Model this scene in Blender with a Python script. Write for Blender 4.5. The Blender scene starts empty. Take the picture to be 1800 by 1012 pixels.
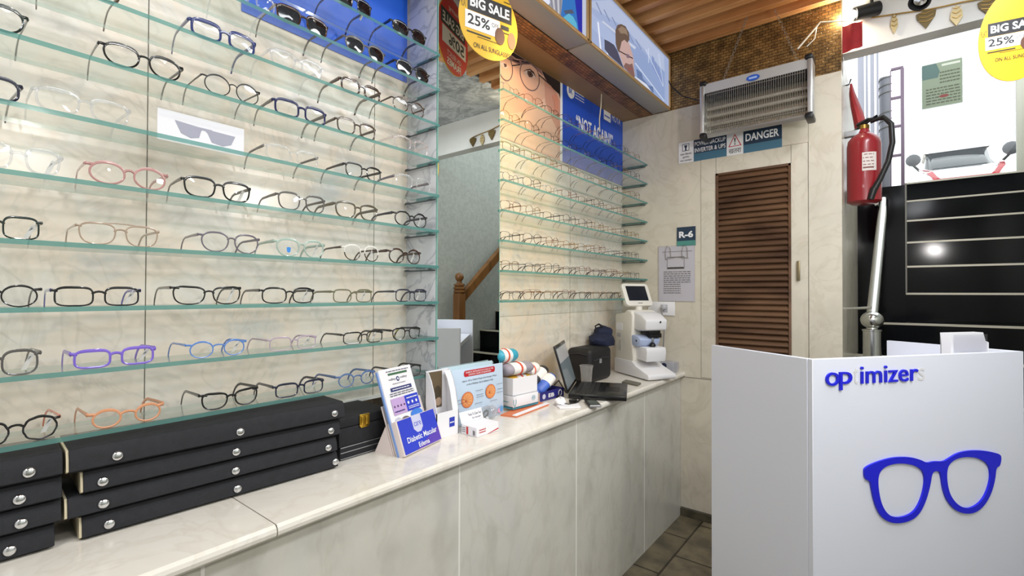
import bpy, bmesh, math, random
from mathutils import Vector as V, Matrix
random.seed(7)
SC = bpy.context.scene
COL = SC.collection
PI = math.pi

# ------------------------------------------------------------------ camera
YAW, PIT, ROLL, FPX = .668376, .01121, .0030248, 845.2
EYE = V((0, 0, 1.37))
_f = V((-math.sin(YAW)*math.cos(PIT), math.cos(YAW)*math.cos(PIT), math.sin(PIT)))
_r = V((math.cos(YAW), math.sin(YAW), 0)); _u = _r.cross(_f)
_r, _u = _r*math.cos(ROLL)+_u*math.sin(ROLL), _u*math.cos(ROLL)-_r*math.sin(ROLL)
cd = bpy.data.cameras.new('camera'); cam = bpy.data.objects.new('camera', cd); COL.objects.link(cam)
M = Matrix.Identity(4)
for i in range(3):
    M[i][0], M[i][1], M[i][2], M[i][3] = _r[i], _u[i], -_f[i], EYE[i]
cam.matrix_world = M
cd.sensor_width = 36; cd.lens = 36*FPX/1800; cd.clip_start = .03; cd.clip_end = 100
SC.camera = cam
SC.view_settings.view_transform = 'Standard'; SC.view_settings.look = 'None'
SC.view_settings.gamma = 1; SC.view_settings.exposure = -.1
SC.cycles.transparent_max_bounces = 32
SC.cycles.max_bounces = 10
SC.cycles.sample_clamp_indirect = 4
SC.cycles.caustics_reflective = True; SC.cycles.caustics_refractive = False

# ------------------------------------------------------------------ world and lights
w = bpy.data.worlds.new('world'); SC.world = w; w.use_nodes = True
w.node_tree.nodes['Background'].inputs[0].default_value = (.93, .97, 1, 1)
w.node_tree.nodes['Background'].inputs[1].default_value = 2.2
def light(name, kind, loc, energy, color=(1, 1, 1), size=.1, size_y=None, target=None, spot=None, blend=.6):
    d = bpy.data.lights.new(name, kind); d.energy = energy; d.color = color
    if kind == 'AREA':
        d.shape = 'RECTANGLE'; d.size = size; d.size_y = size_y or size
    else:
        d.shadow_soft_size = size
    if kind == 'SPOT':
        d.spot_size = math.radians(spot or 60); d.spot_blend = blend
    o = bpy.data.objects.new(name, d); COL.objects.link(o); o.location = loc
    if target is not None:
        o.rotation_euler = (V(target)-V(loc)).to_track_quat('-Z', 'Y').to_euler()
    return o
COOL = (.93, .96, 1)
light('ceiling_tube_light', 'AREA', (.35, .55, 2.86), 19, COOL, .3, 1.3, (.35, .55, 0))
light('ceiling_tube_light', 'AREA', (.35, 2.0, 2.86), 25, COOL, .3, 1.0, (.35, 2.0, 0))
light('ceiling_tube_light', 'AREA', (-.3, -.9, 2.86), 14, COOL, 1.0, .3, (-.3, -.9, 0))
light('shelf_spot_light', 'SPOT', (-.45, .45, 2.82), 8, (1, .95, .87), .03, None, (-1.43, .5, 1.5), 100)
light('shelf_spot_light', 'SPOT', (-.45, 1.25, 2.82), 8, (1, .95, .87), .03, None, (-1.43, 1.0, 1.5), 90)
light('shelf_spot_light', 'SPOT', (-.43, -1.1, 2.65), 34, (1, .97, .92), .014, None, (-1.43, .45, 1.3), 62)

light('soffit_warm_light', 'SPOT', (-1.2, 1.75, 2.50), 5, (1, .72, .36), .03, None, (-1.44, 1.76, 1.9), 140, .8)
light('corner_rack_warm_spot', 'SPOT', (-.55, 1.35, 2.8), 85, (1, .72, .34), .03, None, (-1.43, 1.78, 1.72), 46, .7)
light('added_fill_light', 'POINT', (.5, .35, 2.1), 20, (1, .97, .93), .06)  # this pair is unseen fill, added to brighten the slats and counter
light('added_fill_light', 'POINT', (.5, 1.45, 2.0), 27, (1, .97, .95), .06)
# ------------------------------------------------------------------ picture ray to a point on a plane of the place
def ray(u, v): return _f*FPX + _r*(u-900) + _u*(506-v)
def aX(u, v, X): d = ray(u, v); return EYE + d*(X/d.x)
def aY(u, v, Y): d = ray(u, v); return EYE + d*(Y/d.y)
def aZ(u, v, Z): d = ray(u, v); return EYE + d*((Z-1.37)/d.z)

# ------------------------------------------------------------------ materials
def lin(c):
    if isinstance(c, str):
        c = [int(c[i:i+2], 16)/255 for i in (0, 2, 4)]
    return tuple((x/12.92 if x <= .04045 else ((x+.055)/1.055)**2.4) for x in c[:3]) + (1,)
MATS = {}
def nodes(name):
    m = bpy.data.materials.new(name); m.use_nodes = True
    return m, m.node_tree.nodes, m.node_tree.links, m.node_tree.nodes['Principled BSDF']
def mat(name, c, rough=.5, metal=0, coat=0, noise=0, nscale=30, bump=0, bscale=200, c2=None, spec=.5):
    if name in MATS: return MATS[name]
    m, n, l, b = nodes(name); MATS[name] = m
    b.inputs['Base Color'].default_value = lin(c); b.inputs['Roughness'].default_value = rough
    b.inputs['Metallic'].default_value = metal; b.inputs['Specular IOR Level'].default_value = spec; b.inputs['Coat Weight'].default_value = coat
    tc = n.new('ShaderNodeTexCoord')
    if noise or c2:
        t = n.new('ShaderNodeTexNoise'); t.inputs['Scale'].default_value = nscale; t.inputs['Detail'].default_value = 4
        l.new(tc.outputs['Object'], t.inputs['Vector'])
        r = n.new('ShaderNodeValToRGB'); l.new(t.outputs['Fac'], r.inputs['Fac'])
        a = lin(c)
        k = lin(c2) if c2 else tuple(x*(1-noise) for x in a[:3])+(1,)
        r.color_ramp.elements[0].position = .4; r.color_ramp.elements[1].position = .6
        r.color_ramp.elements[0].color = k; r.color_ramp.elements[1].color = a
        l.new(r.outputs['Color'], b.inputs['Base Color'])
    if bump:
        t = n.new('ShaderNodeTexNoise'); t.inputs['Scale'].default_value = bscale; t.inputs['Detail'].default_value = 3
        l.new(tc.outputs['Object'], t.inputs['Vector'])
        bp = n.new('ShaderNodeBump'); bp.inputs['Strength'].default_value = bump; bp.inputs['Distance'].default_value = .004
        l.new(t.outputs['Fac'], bp.inputs['Height']); l.new(bp.outputs['Normal'], b.inputs['Normal'])
    return m
def emit(name, c, s=1.0):
    if name in MATS: return MATS[name]
    m, n, l, b = nodes(name); MATS[name] = m
    b.inputs['Base Color'].default_value = (0, 0, 0, 1); b.inputs['Roughness'].default_value = .3
    b.inputs['Emission Color'].default_value = lin(c); b.inputs['Emission Strength'].default_value = s
    return m
def glass(name, tint=(.97, .985, .98), refl=1.0, base=.035, rough=0.0, mixdiff=0.0, diff=(1, 1, 1)):
    """thin clear sheet: straight-through light plus a grazing-angle reflection"""
    if name in MATS: return MATS[name]
    m, n, l, b = nodes(name); MATS[name] = m
    n.remove(b); out = n['Material Output']
    tr = n.new('ShaderNodeBsdfTransparent'); tr.inputs[0].default_value = tuple(tint)+(1,)
    gl = n.new('ShaderNodeBsdfGlossy'); gl.inputs['Roughness'].default_value = rough
    lw = n.new('ShaderNodeLayerWeight'); lw.inputs['Blend'].default_value = .5
    p = n.new('ShaderNodeMath'); p.operation = 'POWER'; p.inputs[1].default_value = 5
    l.new(lw.outputs['Facing'], p.inputs[0])
    q = n.new('ShaderNodeMath'); q.operation = 'MULTIPLY_ADD'; q.inputs[1].default_value = (1-base)*refl; q.inputs[2].default_value = base*refl
    l.new(p.outputs[0], q.inputs[0])
    mx = n.new('ShaderNodeMixShader'); l.new(q.outputs[0], mx.inputs[0]); l.new(tr.outputs[0], mx.inputs[1]); l.new(gl.outputs[0], mx.inputs[2])
    last = mx
    if mixdiff:
        df = n.new('ShaderNodeBsdfDiffuse'); df.inputs[0].default_value = tuple(diff)+(1,)
        tl = n.new('ShaderNodeBsdfTranslucent'); tl.inputs[0].default_value = tuple(diff)+(1,)
        m1 = n.new('ShaderNodeMixShader'); m1.inputs[0].default_value = .5; l.new(df.outputs[0], m1.inputs[1]); l.new(tl.outputs[0], m1.inputs[2])
        m2 = n.new('ShaderNodeMixShader'); m2.inputs[0].default_value = mixdiff; l.new(mx.outputs[0], m2.inputs[1]); l.new(m1.outputs[0], m2.inputs[2])
        last = m2
    l.new(last.outputs[0], out.inputs[0])
    return m
def marble(name, cols, rough=.25, scale=2.2, vein='9a9488', vamt=.5, dirt=0, stretch=(1, 1, 1)):
    m, n, l, b = nodes(name); MATS[name] = m
    tc = n.new('ShaderNodeTexCoord'); mp = n.new('ShaderNodeMapping'); mp.inputs['Scale'].default_value = stretch
    l.new(tc.outputs['Object'], mp.inputs['Vector'])
    t = n.new('ShaderNodeTexNoise'); t.inputs['Scale'].default_value = scale; t.inputs['Detail'].default_value = 8; t.inputs['Roughness'].default_value = .6; t.inputs['Distortion'].default_value = .8
    l.new(mp.outputs[0], t.inputs['Vector'])
    r = n.new('ShaderNodeValToRGB'); l.new(t.outputs['Fac'], r.inputs['Fac'])
    el = r.color_ramp.elements
    while len(el) < len(cols): el.new(.5)
    for i, c in enumerate(cols):
        el[i].position = .3 + .4*i/(len(cols)-1); el[i].color = lin(c)
    t2 = n.new('ShaderNodeTexNoise'); t2.inputs['Scale'].default_value = scale*1.3; t2.inputs['Detail'].default_value = 10; t2.inputs['Distortion'].default_value = 2.2
    l.new(mp.outputs[0], t2.inputs['Vector'])
    r2 = n.new('ShaderNodeValToRGB'); l.new(t2.outputs['Fac'], r2.inputs['Fac'])
    e = r2.color_ramp.elements; e[0].position = .465; e[0].color = (0, 0, 0, 1); e[1].position = .5; e[1].color = (1, 1, 1, 1)
    k = e.new(.535); k.color = (0, 0, 0, 1)
    ms = n.new('ShaderNodeMath'); ms.operation = 'MULTIPLY'; ms.inputs[1].default_value = vamt; l.new(r2.outputs['Color'], ms.inputs[0])
    mx = n.new('ShaderNodeMix'); mx.data_type = 'RGBA'; l.new(ms.outputs[0], mx.inputs['Factor'])
    l.new(r.outputs['Color'], mx.inputs['A']); mx.inputs['B'].default_value = lin(vein)
    last = mx.outputs['Result']
    if dirt:
        t3 = n.new('ShaderNodeTexNoise'); t3.inputs['Scale'].default_value = 9; t3.inputs['Detail'].default_value = 8; l.new(mp.outputs[0], t3.inputs['Vector'])
        r3 = n.new('ShaderNodeValToRGB'); l.new(t3.outputs['Fac'], r3.inputs['Fac']); r3.color_ramp.elements[0].position = .5; r3.color_ramp.elements[1].position = .8
        r3.color_ramp.elements[0].color = (0, 0, 0, 1); r3.color_ramp.elements[1].color = (dirt, dirt, dirt, 1)
        m3 = n.new('ShaderNodeMix'); m3.data_type = 'RGBA'; l.new(r3.outputs['Color'], m3.inputs['Factor']); l.new(last, m3.inputs['A']); m3.inputs['B'].default_value = lin('6f6858')
        last = m3.outputs['Result']
    l.new(last, b.inputs['Base Color']); b.inputs['Roughness'].default_value = rough
    return m
def bricky(name, c1, c2, mortar, bw, bh, rough=.4, metal=.0, axes='XZ', bump=.6, msize=.06, mixn=20):
    m, n, l, b = nodes(name); MATS[name] = m
    tc = n.new('ShaderNodeTexCoord'); sp = n.new('ShaderNodeSeparateXYZ'); cb = n.new('ShaderNodeCombineXYZ')
    l.new(tc.outputs['Object'], sp.inputs[0]); l.new(sp.outputs[axes[0]], cb.inputs[0]); l.new(sp.outputs[axes[1]], cb.inputs[1])
    br = n.new('ShaderNodeTexBrick'); l.new(cb.outputs[0], br.inputs['Vector'])
    br.inputs['Scale'].default_value = 1; br.inputs['Brick Width'].default_value = bw; br.inputs['Row Height'].default_value = bh
    br.inputs['Mortar Size'].default_value = msize*bh; br.inputs['Color1'].default_value = lin(c1); br.inputs['Color2'].default_value = lin(c2); br.inputs['Mortar'].default_value = lin(mortar)
    t = n.new('ShaderNodeTexNoise'); t.inputs['Scale'].default_value = mixn; t.inputs['Detail'].default_value = 6; l.new(tc.outputs['Object'], t.inputs['Vector'])
    r = n.new('ShaderNodeValToRGB'); l.new(t.outputs['Fac'], r.inputs['Fac']); r.color_ramp.elements[0].position = .35; r.color_ramp.elements[1].position = .65
    r.color_ramp.elements[0].color = (.5, .5, .5, 1); r.color_ramp.elements[1].color = (1.15, 1.12, 1.05, 1)
    mx = n.new('ShaderNodeMix'); mx.data_type = 'RGBA'; mx.blend_type = 'MULTIPLY'; mx.inputs['Factor'].default_value = 1
    l.new(br.outputs['Color'], mx.inputs['A']); l.new(r.outputs['Color'], mx.inputs['B']); l.new(mx.outputs['Result'], b.inputs['Base Color'])
    bp = n.new('ShaderNodeBump'); bp.inputs['Strength'].default_value = bump; bp.inputs['Distance'].default_value = .003
    ad = n.new('ShaderNodeMath'); ad.operation = 'SUBTRACT'; l.new(t.outputs['Fac'], ad.inputs[0]); l.new(br.outputs['Fac'], ad.inputs[1])
    l.new(ad.outputs[0], bp.inputs['Height']); l.new(bp.outputs['Normal'], b.inputs['Normal'])
    b.inputs['Roughness'].default_value = rough; b.inputs['Metallic'].default_value = metal
    return m
def wood(name, c1, c2, rough=.45, scale=6, stretch=(.15, 1, 1)):
    m, n, l, b = nodes(name); MATS[name] = m
    tc = n.new('ShaderNodeTexCoord'); mp = n.new('ShaderNodeMapping'); mp.inputs['Scale'].default_value = stretch; l.new(tc.outputs['Object'], mp.inputs['Vector'])
    t = n.new('ShaderNodeTexNoise'); t.inputs['Scale'].default_value = scale; t.inputs['Detail'].default_value = 8; t.inputs['Distortion'].default_value = .6; l.new(mp.outputs[0], t.inputs['Vector'])
    r = n.new('ShaderNodeValToRGB'); l.new(t.outputs['Fac'], r.inputs['Fac']); r.color_ramp.elements[0].position = .35; r.color_ramp.elements[1].position = .65
    r.color_ramp.elements[0].color = lin(c1); r.color_ramp.elements[1].color = lin(c2); l.new(r.outputs['Color'], b.inputs['Base Color'])
    b.inputs['Roughness'].default_value = rough
    return m

# ------------------------------------------------------------------ mesh builder
class MB:
    def __init__(s): s.v = []; s.f = []; s.m = []; s.mats = []
    def mi(s, m):
        if m not in s.mats: s.mats.append(m)
        return s.mats.index(m)
    def add(s, vs, fs, m):
        o = len(s.v); k = s.mi(m); s.v += [V(p) for p in vs]
        for f in fs: s.f.append([i+o for i in f]); s.m.append(k)
    def box(s, a, b, m):
        x0, y0, z0 = a; x1, y1, z1 = b
        x0, x1 = min(x0, x1), max(x0, x1); y0, y1 = min(y0, y1), max(y0, y1); z0, z1 = min(z0, z1), max(z0, z1)
        s.add([(x0, y0, z0), (x1, y0, z0), (x1, y1, z0), (x0, y1, z0), (x0, y0, z1), (x1, y0, z1), (x1, y1, z1), (x0, y1, z1)],
              [(3, 2, 1, 0), (4, 5, 6, 7), (0, 1, 5, 4), (1, 2, 6, 5), (2, 3, 7, 6), (3, 0, 4, 7)], m)
    def obox(s, o, ax, ay, az, m):
        o, ax, ay, az = V(o), V(ax), V(ay), V(az)
        if ax.cross(ay).dot(az) < 0: ax, ay = ay, ax
        s.add([o, o+ax, o+ax+ay, o+ay, o+az, o+ax+az, o+ax+ay+az, o+ay+az],
              [(3, 2, 1, 0), (4, 5, 6, 7), (0, 1, 5, 4), (1, 2, 6, 5), (2, 3, 7, 6), (3, 0, 4, 7)], m)
    def prism(s, pts, d, m, msides=None):
        """pts: 3-D planar polygon, d: extrusion vector"""
        pts = [V(p) for p in pts]; d = V(d); n = len(pts)
        nr = sum(((pts[i]-pts[0]).cross(pts[i+1]-pts[0]) for i in range(1, n-1)), V())
        if nr.dot(d) > 0: pts = pts[::-1]
        vs = pts+[p+d for p in pts]
        s.add(vs, [tuple(range(n)), tuple(range(2*n-1, n-1, -1))], m)
        s.add(vs, [(i, n+i, n+(i+1) % n, (i+1) % n) for i in range(n)], msides or m)
    def tube(s, path, rad, m, n=8, caps=True, flat=None, up=None, closed=False):
        """round or flattened tube along a path; flat=(a,b) half sizes along side / up"""
        P = [V(p) for p in path]; k = len(P); R = rad if isinstance(rad, (list, tuple)) else [rad]*k
        vs = []; prev = V(up) if up else None
        for i in range(k):
            if closed: t = P[(i+1) % k]-P[i-1]
            else: t = P[min(i+1, k-1)]-P[max(i-1, 0)]
            t = t.normalized() if t.length > 1e-9 else V((0, 0, 1))
            if prev is None: prev = V((0, 0, 1)) if abs(t.z) < .9 else V((1, 0, 0))
            u = prev-t*prev.dot(t)
            if u.length < 1e-6: u = V((1, 0, 0))-t*t.x
            u.normalize()
            if not up: prev = u
            q = t.cross(u)
            for j in range(n):
                a = 2*PI*(j+.5)/n
                if flat: vs.append(P[i]+q*(math.cos(a)*flat[0]*R[i])+u*(math.sin(a)*flat[1]*R[i]))
                else: vs.append(P[i]+q*(math.cos(a)*R[i])+u*(math.sin(a)*R[i]))
        fs = []
        for i in range(k if closed else k-1):
            for j in range(n):
                a, b = i*n+j, i*n+(j+1) % n; c, d = ((i+1) % k)*n+(j+1) % n, ((i+1) % k)*n+j
                fs.append((a, b, c, d))
        if caps and not closed: fs += [tuple(range(n-1, -1, -1)), tuple(range((k-1)*n, k*n))]
        s.add(vs, fs, m)
    def lathe(s, prof, m, c=(0, 0, 0), n=24, ax=None, sq=None):
        """prof: (radius, height) list; ax optional direction"""
        c = V(c); a = V(ax).normalized() if ax else V((0, 0, 1))
        e = V((1, 0, 0)) if abs(a.x) < .9 else V((0, 1, 0)); e = (e-a*e.dot(a)).normalized(); g = a.cross(e)
        vs = []
        for r, h in prof:
            for j in range(n):
                t = 2*PI*j/n; vs.append(c+a*h+e*(math.cos(t)*max(r, 1e-5))+g*(math.sin(t)*max(r, 1e-5)))
        k = len(prof); fs = [(i*n+j, i*n+(j+1) % n, (i+1)*n+(j+1) % n, (i+1)*n+j) for i in range(k-1) for j in range(n)]
        fs += [tuple(range(n-1, -1, -1)), tuple(range((k-1)*n, k*n))]
        s.add(vs, fs, m)
    def ball(s, c, r, m, n=14, sc=(1, 1, 1)):
        c = V(c); vs = []; fs = []; k = n//2
        for i in range(k+1):
            t = PI*i/k
            for j in range(n):
                p = 2*PI*j/n; vs.append(c+V((r*sc[0]*math.sin(t)*math.cos(p), r*sc[1]*math.sin(t)*math.sin(p), -r*sc[2]*math.cos(t))))
        for i in range(k):
            for j in range(n): fs.append((i*n+j, i*n+(j+1) % n, (i+1)*n+(j+1) % n, (i+1)*n+j))
        s.add(vs, fs, m)
    def ring(s, c, e, g, r, t, m, n=24, k=6):
        c, e, g = V(c), V(e), V(g)
        s.tube([c+e*(r*math.cos(2*PI*i/n))+g*(r*math.sin(2*PI*i/n)) for i in range(n)], t, m, n=k, closed=True, up=e.cross(g))
    def build(s, name, parent=None, bevel=0, seg=2, smooth=True, angle=38, loc=None):
        me = bpy.data.meshes.new(name)
        o0 = V(loc) if loc else V()
        me.from_pydata([tuple(p-o0) for p in s.v], [], s.f)
        for m in s.mats: me.materials.append(m)
        me.polygons.foreach_set('material_index', s.m)
        if bevel:
            bm = bmesh.new(); bm.from_mesh(me); bmesh.ops.remove_doubles(bm, verts=bm.verts, dist=1e-6)
            ed = [e for e in bm.edges if len(e.link_faces) == 2 and e.calc_face_angle(0) > .6]
            bmesh.ops.bevel(bm, geom=ed, offset=bevel, segments=seg, profile=.5, affect='EDGES', clamp_overlap=True)
            bm.to_mesh(me); bm.free()
        if smooth:
            me.polygons.foreach_set('use_smooth', [True]*len(me.polygons)); me.set_sharp_from_angle(angle=math.radians(angle))
        me.update()
        o = bpy.data.objects.new(name, me); COL.objects.link(o); o.location = o0
        if parent: o.parent = parent
        return o
def tag(o, label, cat, group=None, kind=None):
    o['label'] = label; o['category'] = cat
    if group: o['group'] = group
    if kind: o['kind'] = kind
    return o
def thing(name, label, cat, loc=(0, 0, 0), rz=0, group=None):
    o = bpy.data.objects.new(name, None); COL.objects.link(o); o.empty_display_size = .05
    o.location = loc; o.rotation_euler = (0, 0, rz)
    return tag(o, label, cat, group)
def struct(o): o['kind'] = 'structure'; return o
def copytree(src, loc, rz, label, group):
    r = src.copy(); COL.objects.link(r); r.location = loc; r.rotation_euler = (0, 0, rz); r['label'] = label; r['group'] = group
    for c in src.children:
        k = c.copy(); COL.objects.link(k); k.parent = r
    return r
# ------------------------------------------------------------------ flat print: polygons and lettering on a plane
_tc = {}
def text_geo(s, bold=0.0, spacing=1.0):
    key = (s, bold, spacing)
    if key in _tc: return _tc[key]
    c = bpy.data.curves.new('t', 'FONT'); c.body = s; c.size = 1; c.offset = bold; c.resolution_u = 3; c.dimensions = '2D'; c.fill_mode = 'FRONT'; c.space_character = spacing
    o = bpy.data.objects.new('t', c); COL.objects.link(o)
    dg = bpy.context.evaluated_depsgraph_get(); dg.update()
    me = o.evaluated_get(dg).to_mesh()
    vs = [(v.co.x, v.co.y) for v in me.vertices]; fs = [tuple(p.vertices) for p in me.polygons]
    o.evaluated_get(dg).to_mesh_clear(); bpy.data.objects.remove(o); bpy.data.curves.remove(c)
    x0 = min(p[0] for p in vs); x1 = max(p[0] for p in vs); y0 = min(p[1] for p in vs); y1 = max(p[1] for p in vs)
    _tc[key] = ([((x-x0)/(x1-x0), (y-y0)/(y1-y0)) for x, y in vs], fs)
    return _tc[key]
class Art:
    def __init__(s, O, U, W):
        s.O, s.U, s.W = V(O), V(U).normalized(), V(W).normalized(); s.N = s.U.cross(s.W).normalized(); s.mb = MB(); s.h = .0006
    def pt(s, x, y): return s.O+s.U*x+s.W*y+s.N*s.h
    def px(s, u, v):
        d = ray(u, v); t = (s.O-EYE).dot(s.N)/d.dot(s.N); p = EYE+d*t-s.O
        return p.dot(s.U), p.dot(s.W)
    def poly(s, pts, m):
        pts = list(pts)
        ar = sum(pts[i][0]*pts[(i+1) % len(pts)][1]-pts[(i+1) % len(pts)][0]*pts[i][1] for i in range(len(pts)))
        if ar < 0: pts = pts[::-1]
        s.mb.add([s.pt(*p) for p in pts], [tuple(range(len(pts)))], m); s.h += .00012
    def pxpoly(s, pts, m): s.poly([s.px(*p) for p in pts], m)
    def rect(s, x0, y0, x1, y1, m): s.poly([(x0, y0), (x1, y0), (x1, y1), (x0, y1)], m)
    def ell(s, cx, cy, rx, ry, m, n=28): s.poly([(cx+rx*math.cos(2*PI*i/n), cy+ry*math.sin(2*PI*i/n)) for i in range(n)], m)
    def ring(s, cx, cy, rx, ry, t, m, n=32, tilt=0):
        vs = []
        for i in range(n):
            a = 2*PI*i/n; c, sn = math.cos(a), math.sin(a)
            for k in (0, 1):
                x, y = (rx-k*t)*c, (ry-k*t)*sn
                vs.append(s.pt(cx+x*math.cos(tilt)-y*math.sin(tilt), cy+x*math.sin(tilt)+y*math.cos(tilt)))
        s.mb.add(vs, [(2*i, 2*((i+1) % n), 2*((i+1) % n)+1, 2*i+1) for i in range(n)], m); s.h += .00012
    def line(s, a, b, t, m):
        dx, dy = b[0]-a[0], b[1]-a[1]; L = math.hypot(dx, dy) or 1; nx, ny = -dy/L*t/2, dx/L*t/2
        s.poly([(a[0]+nx, a[1]+ny), (a[0]-nx, a[1]-ny), (b[0]-nx, b[1]-ny), (b[0]+nx, b[1]+ny)], m)
    def text(s, t, x0, y0, x1, y1, m, bold=0.0, sp=1.0):
        vs, fs = text_geo(t, bold, sp)
        s.mb.add([s.pt(x0+(x1-x0)*x, y0+(y1-y0)*y) for x, y in vs], fs, m); s.h += .00012
    def scribble(s, x0, y0, x1, y1, m, rows=3, seed=1):
        """rows of small print too fine to read: short dashes"""
        r = random.Random(seed); hh = (y1-y0)/rows
        for k in range(rows):
            x = x0; yb = y1-hh*(k+.72)
            while x < x1-.0006:
                wd = min((x1-x0)*r.uniform(.06, .16), x1-x)
                s.mb.add([s.pt(x, yb), s.pt(x+wd, yb), s.pt(x+wd, yb+hh*.42), s.pt(x, yb+hh*.42)], [(0, 1, 2, 3)], m); x += wd+(x1-x0)*.025
        s.h += .00012
    def build(s, name, parent=None, world=False):
        if world: s.mb.v = [p-V(parent.location) for p in s.mb.v]
        b = s.mb; s.mb = MB()
        return b.build(name, parent, smooth=False)
# ================================================================== the setting
XW, XS, YP0, YP1, YE, ZC, XC = -1.43, -1.25, 1.170, 1.52, 3.011, .885, -1.01
XM = -1.264   # mirror face
M_wall = marble('marble_wall', ['cfc6b8', 'e6e0d6', 'ebdccb', 'd0d0cc'], .22, 3.0, 'aeaa9c', .2)
M_pill = marble('marble_pale', ['cfd2da', 'dfe1e8', 'd4d6de'], .3, 3, '8f95a4', .6)
M_end = marble('marble_end', ['cbc3b2', 'd9d1c0', 'd2cbbc'], .22, 2.2, 'bdb29c', .3, .12)
M_cnt = marble('marble_counter_front', ['c9c7be', 'd3d0c6', 'cdccc6'], .3, 2.6, 'b5b0a2', .22, .3, (1, 1, .6))
M_top = marble('marble_worktop', ['dcd6cb', 'e8e3da', 'e2dccf'], .16, 3, 'c9bfae', .25)
M_joint = mat('joint_dark', '6f6a60', .8)
M_jlight = mat('joint_light', 'eceae3', .7)
M_white = mat('white_laminate', 'dfe2ee', .35)  # white with the blue cast of daylight mixed into the colour
M_mosaic = bricky('bronze_mosaic', 'a3824f', '80623a', '4a3820', .03, .016, .38, .35, 'XZ', .9, .1)
M_mosy = bricky('bronze_mosaic_soffit', 'b07a44', '94602f', '4d331a', .03, .016, .45, .25, 'YX', .9, .1)
M_slat = wood('slat_wood', 'a86b38', 'd9a26c', .5, 7, (.2, 1, 1))
M_dark = mat('dark_brown_board', '35251a', .7)
M_rough = mat('rough_plaster', 'b9bdb6', .85, noise=.12, nscale=26, bump=.9, bscale=70)
M_plain = mat('white_paint', 'e4e4e2', .6)
M_floor = bricky('slate_floor', '857b66', '6b6350', '3d372b', .42, .3, .35, 0, 'YX', .35, .02, 9)
M_granite = mat('black_granite', '06070c', .1, noise=.6, nscale=160, spec=.22)
M_nose = mat('nosing_metal', 'c9c3b2', .35, .3)
M_steel = mat('polished_steel', 'cfcfcb', .16, 1)
M_chrome = mat('chrome', 'dcdde0', .12, 1)
M_black = mat('black_plastic', '101012', .4)
M_grey = mat('grey_metal', 'a9acb0', .35, .6)

g = MB()
g.box((-1.75, -1.6, 1.008), (XW, YE, 2.97), M_wall)
g.box((-1.75, YP0, 0), (XW, YE, 1.008), M_wall)
g.box((-1.75, -1.6, 0), (-1.63, YP0, 1.008), M_wall)
for y in (-.291, .367, 1.025, 1.683, 2.341): g.box((XW, y-.001, 1.008), (XW+.0006, y+.001, 2.55), M_joint)
for z in (1.262, 1.86): g.box((XW, 1.5, z-.001), (XW+.0006, YE, z+.001), mat('joint_soft', 'a59c88', .8))
g.box((XW, -1.6, 1.0), (XW+.004, YP0, 1.012), M_jlight)
struct(g.build('wall_left', smooth=False))
g = MB(); g.box((XW, YP0, ZC-.002), (XM-.006, YP1, 2.535), M_pill); struct(g.build('wall_pillar', bevel=.002))

# end wall with the louvred door let into it
g = MB()
DX0, DX1, DZ0, DZ1 = -.912, -.348, .862, 2.19
g.box((-1.75, YE, 0), (DX0, YE+.12, 2.533), M_end); g.box((DX1, YE, 0), (-.2, YE+.12, 2.533), M_end)
g.box((DX0, YE, 0), (DX1, YE+.12, DZ0), M_end); g.box((DX0, YE, DZ1), (DX1, YE+.12, 2.533), M_end)
g.box((-1.75, YE+.004, 2.533), (-.2, YE+.12, 2.97), M_mosaic)
for a, b in (((-.8685, 2.19), (-.8665, 2.533)), ((-.349, 2.19), (-.347, 2.533)), ((-1.04, .853), (-.2, .857))):
    g.box((a[0], YE-.0005, a[1]), (b[0], YE, b[1]), M_joint)
g.box((-1.05, YE-.001, .045), (-.2, YE, .052), M_joint)
struct(g.build('wall_end', smooth=False))
g = MB(); g.box((-.3, YE+.12, 0), (-.2, 6.1, 2.65), M_end); struct(g.build('wall_stair', smooth=False))
g = MB(); g.box((1.25, -1.6, 0), (1.35, 6.4, 3.3), M_rough); struct(g.build('wall_right', smooth=False))
g = MB(); g.box((-1.75, -1.7, 0), (1.35, -1.6, 2.97), M_plain); struct(g.build('wall_back', smooth=False))
g = MB(); g.box((-1.75, -1.6, -.1), (1.25, 4.6, 0), M_floor); struct(g.build('floor', smooth=False))
g = MB(); g.box((-1.05, YE-.012, 0), (-.2, YE, .045), mat('dirty_skirting', '56503f', .6, noise=.4, nscale=20)); struct(g.build('baseboard_end', smooth=False))
g = MB(); g.box((-.2, 3.1, 2.654), (1.25, 3.2, 2.97), M_plain); struct(g.build('wall_lintel', smooth=False))
g = MB(); g.box((-1.75, -1.7, 3.0), (1.35, 3.35, 3.06), M_dark); g.box((-.19, -1.6, 2.93), (1.25, 3.1, 2.99), marble('ceiling_swirl', ['6f7377', 'c9ccce', '8d9194', 'e2e4e5'], .3, 3, '4d5054', .5))
ceil = struct(g.build('ceiling', smooth=False))
g = MB()
y = 3.0-.024
while y > -1.5:
    g.box((-1.75, y-.022, 2.895), (-.2, y+.022, 3.0), M_slat); y -= .133
g.build('wooden_slats', ceil, bevel=.002, seg=1)
# soffit over the shelves
g = MB()
g.box((XW, -1.6, 2.535), (-1.3, YE, 2.575), wood('soffit_board', '8d6c46', 'a98457', .5, 3, (1, .3, 1)))
g.box((-1.3, -1.6, 2.532), (-1.217, YE, 2.575), M_mosy)
struct(g.build('trim_soffit', smooth=False))

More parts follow.
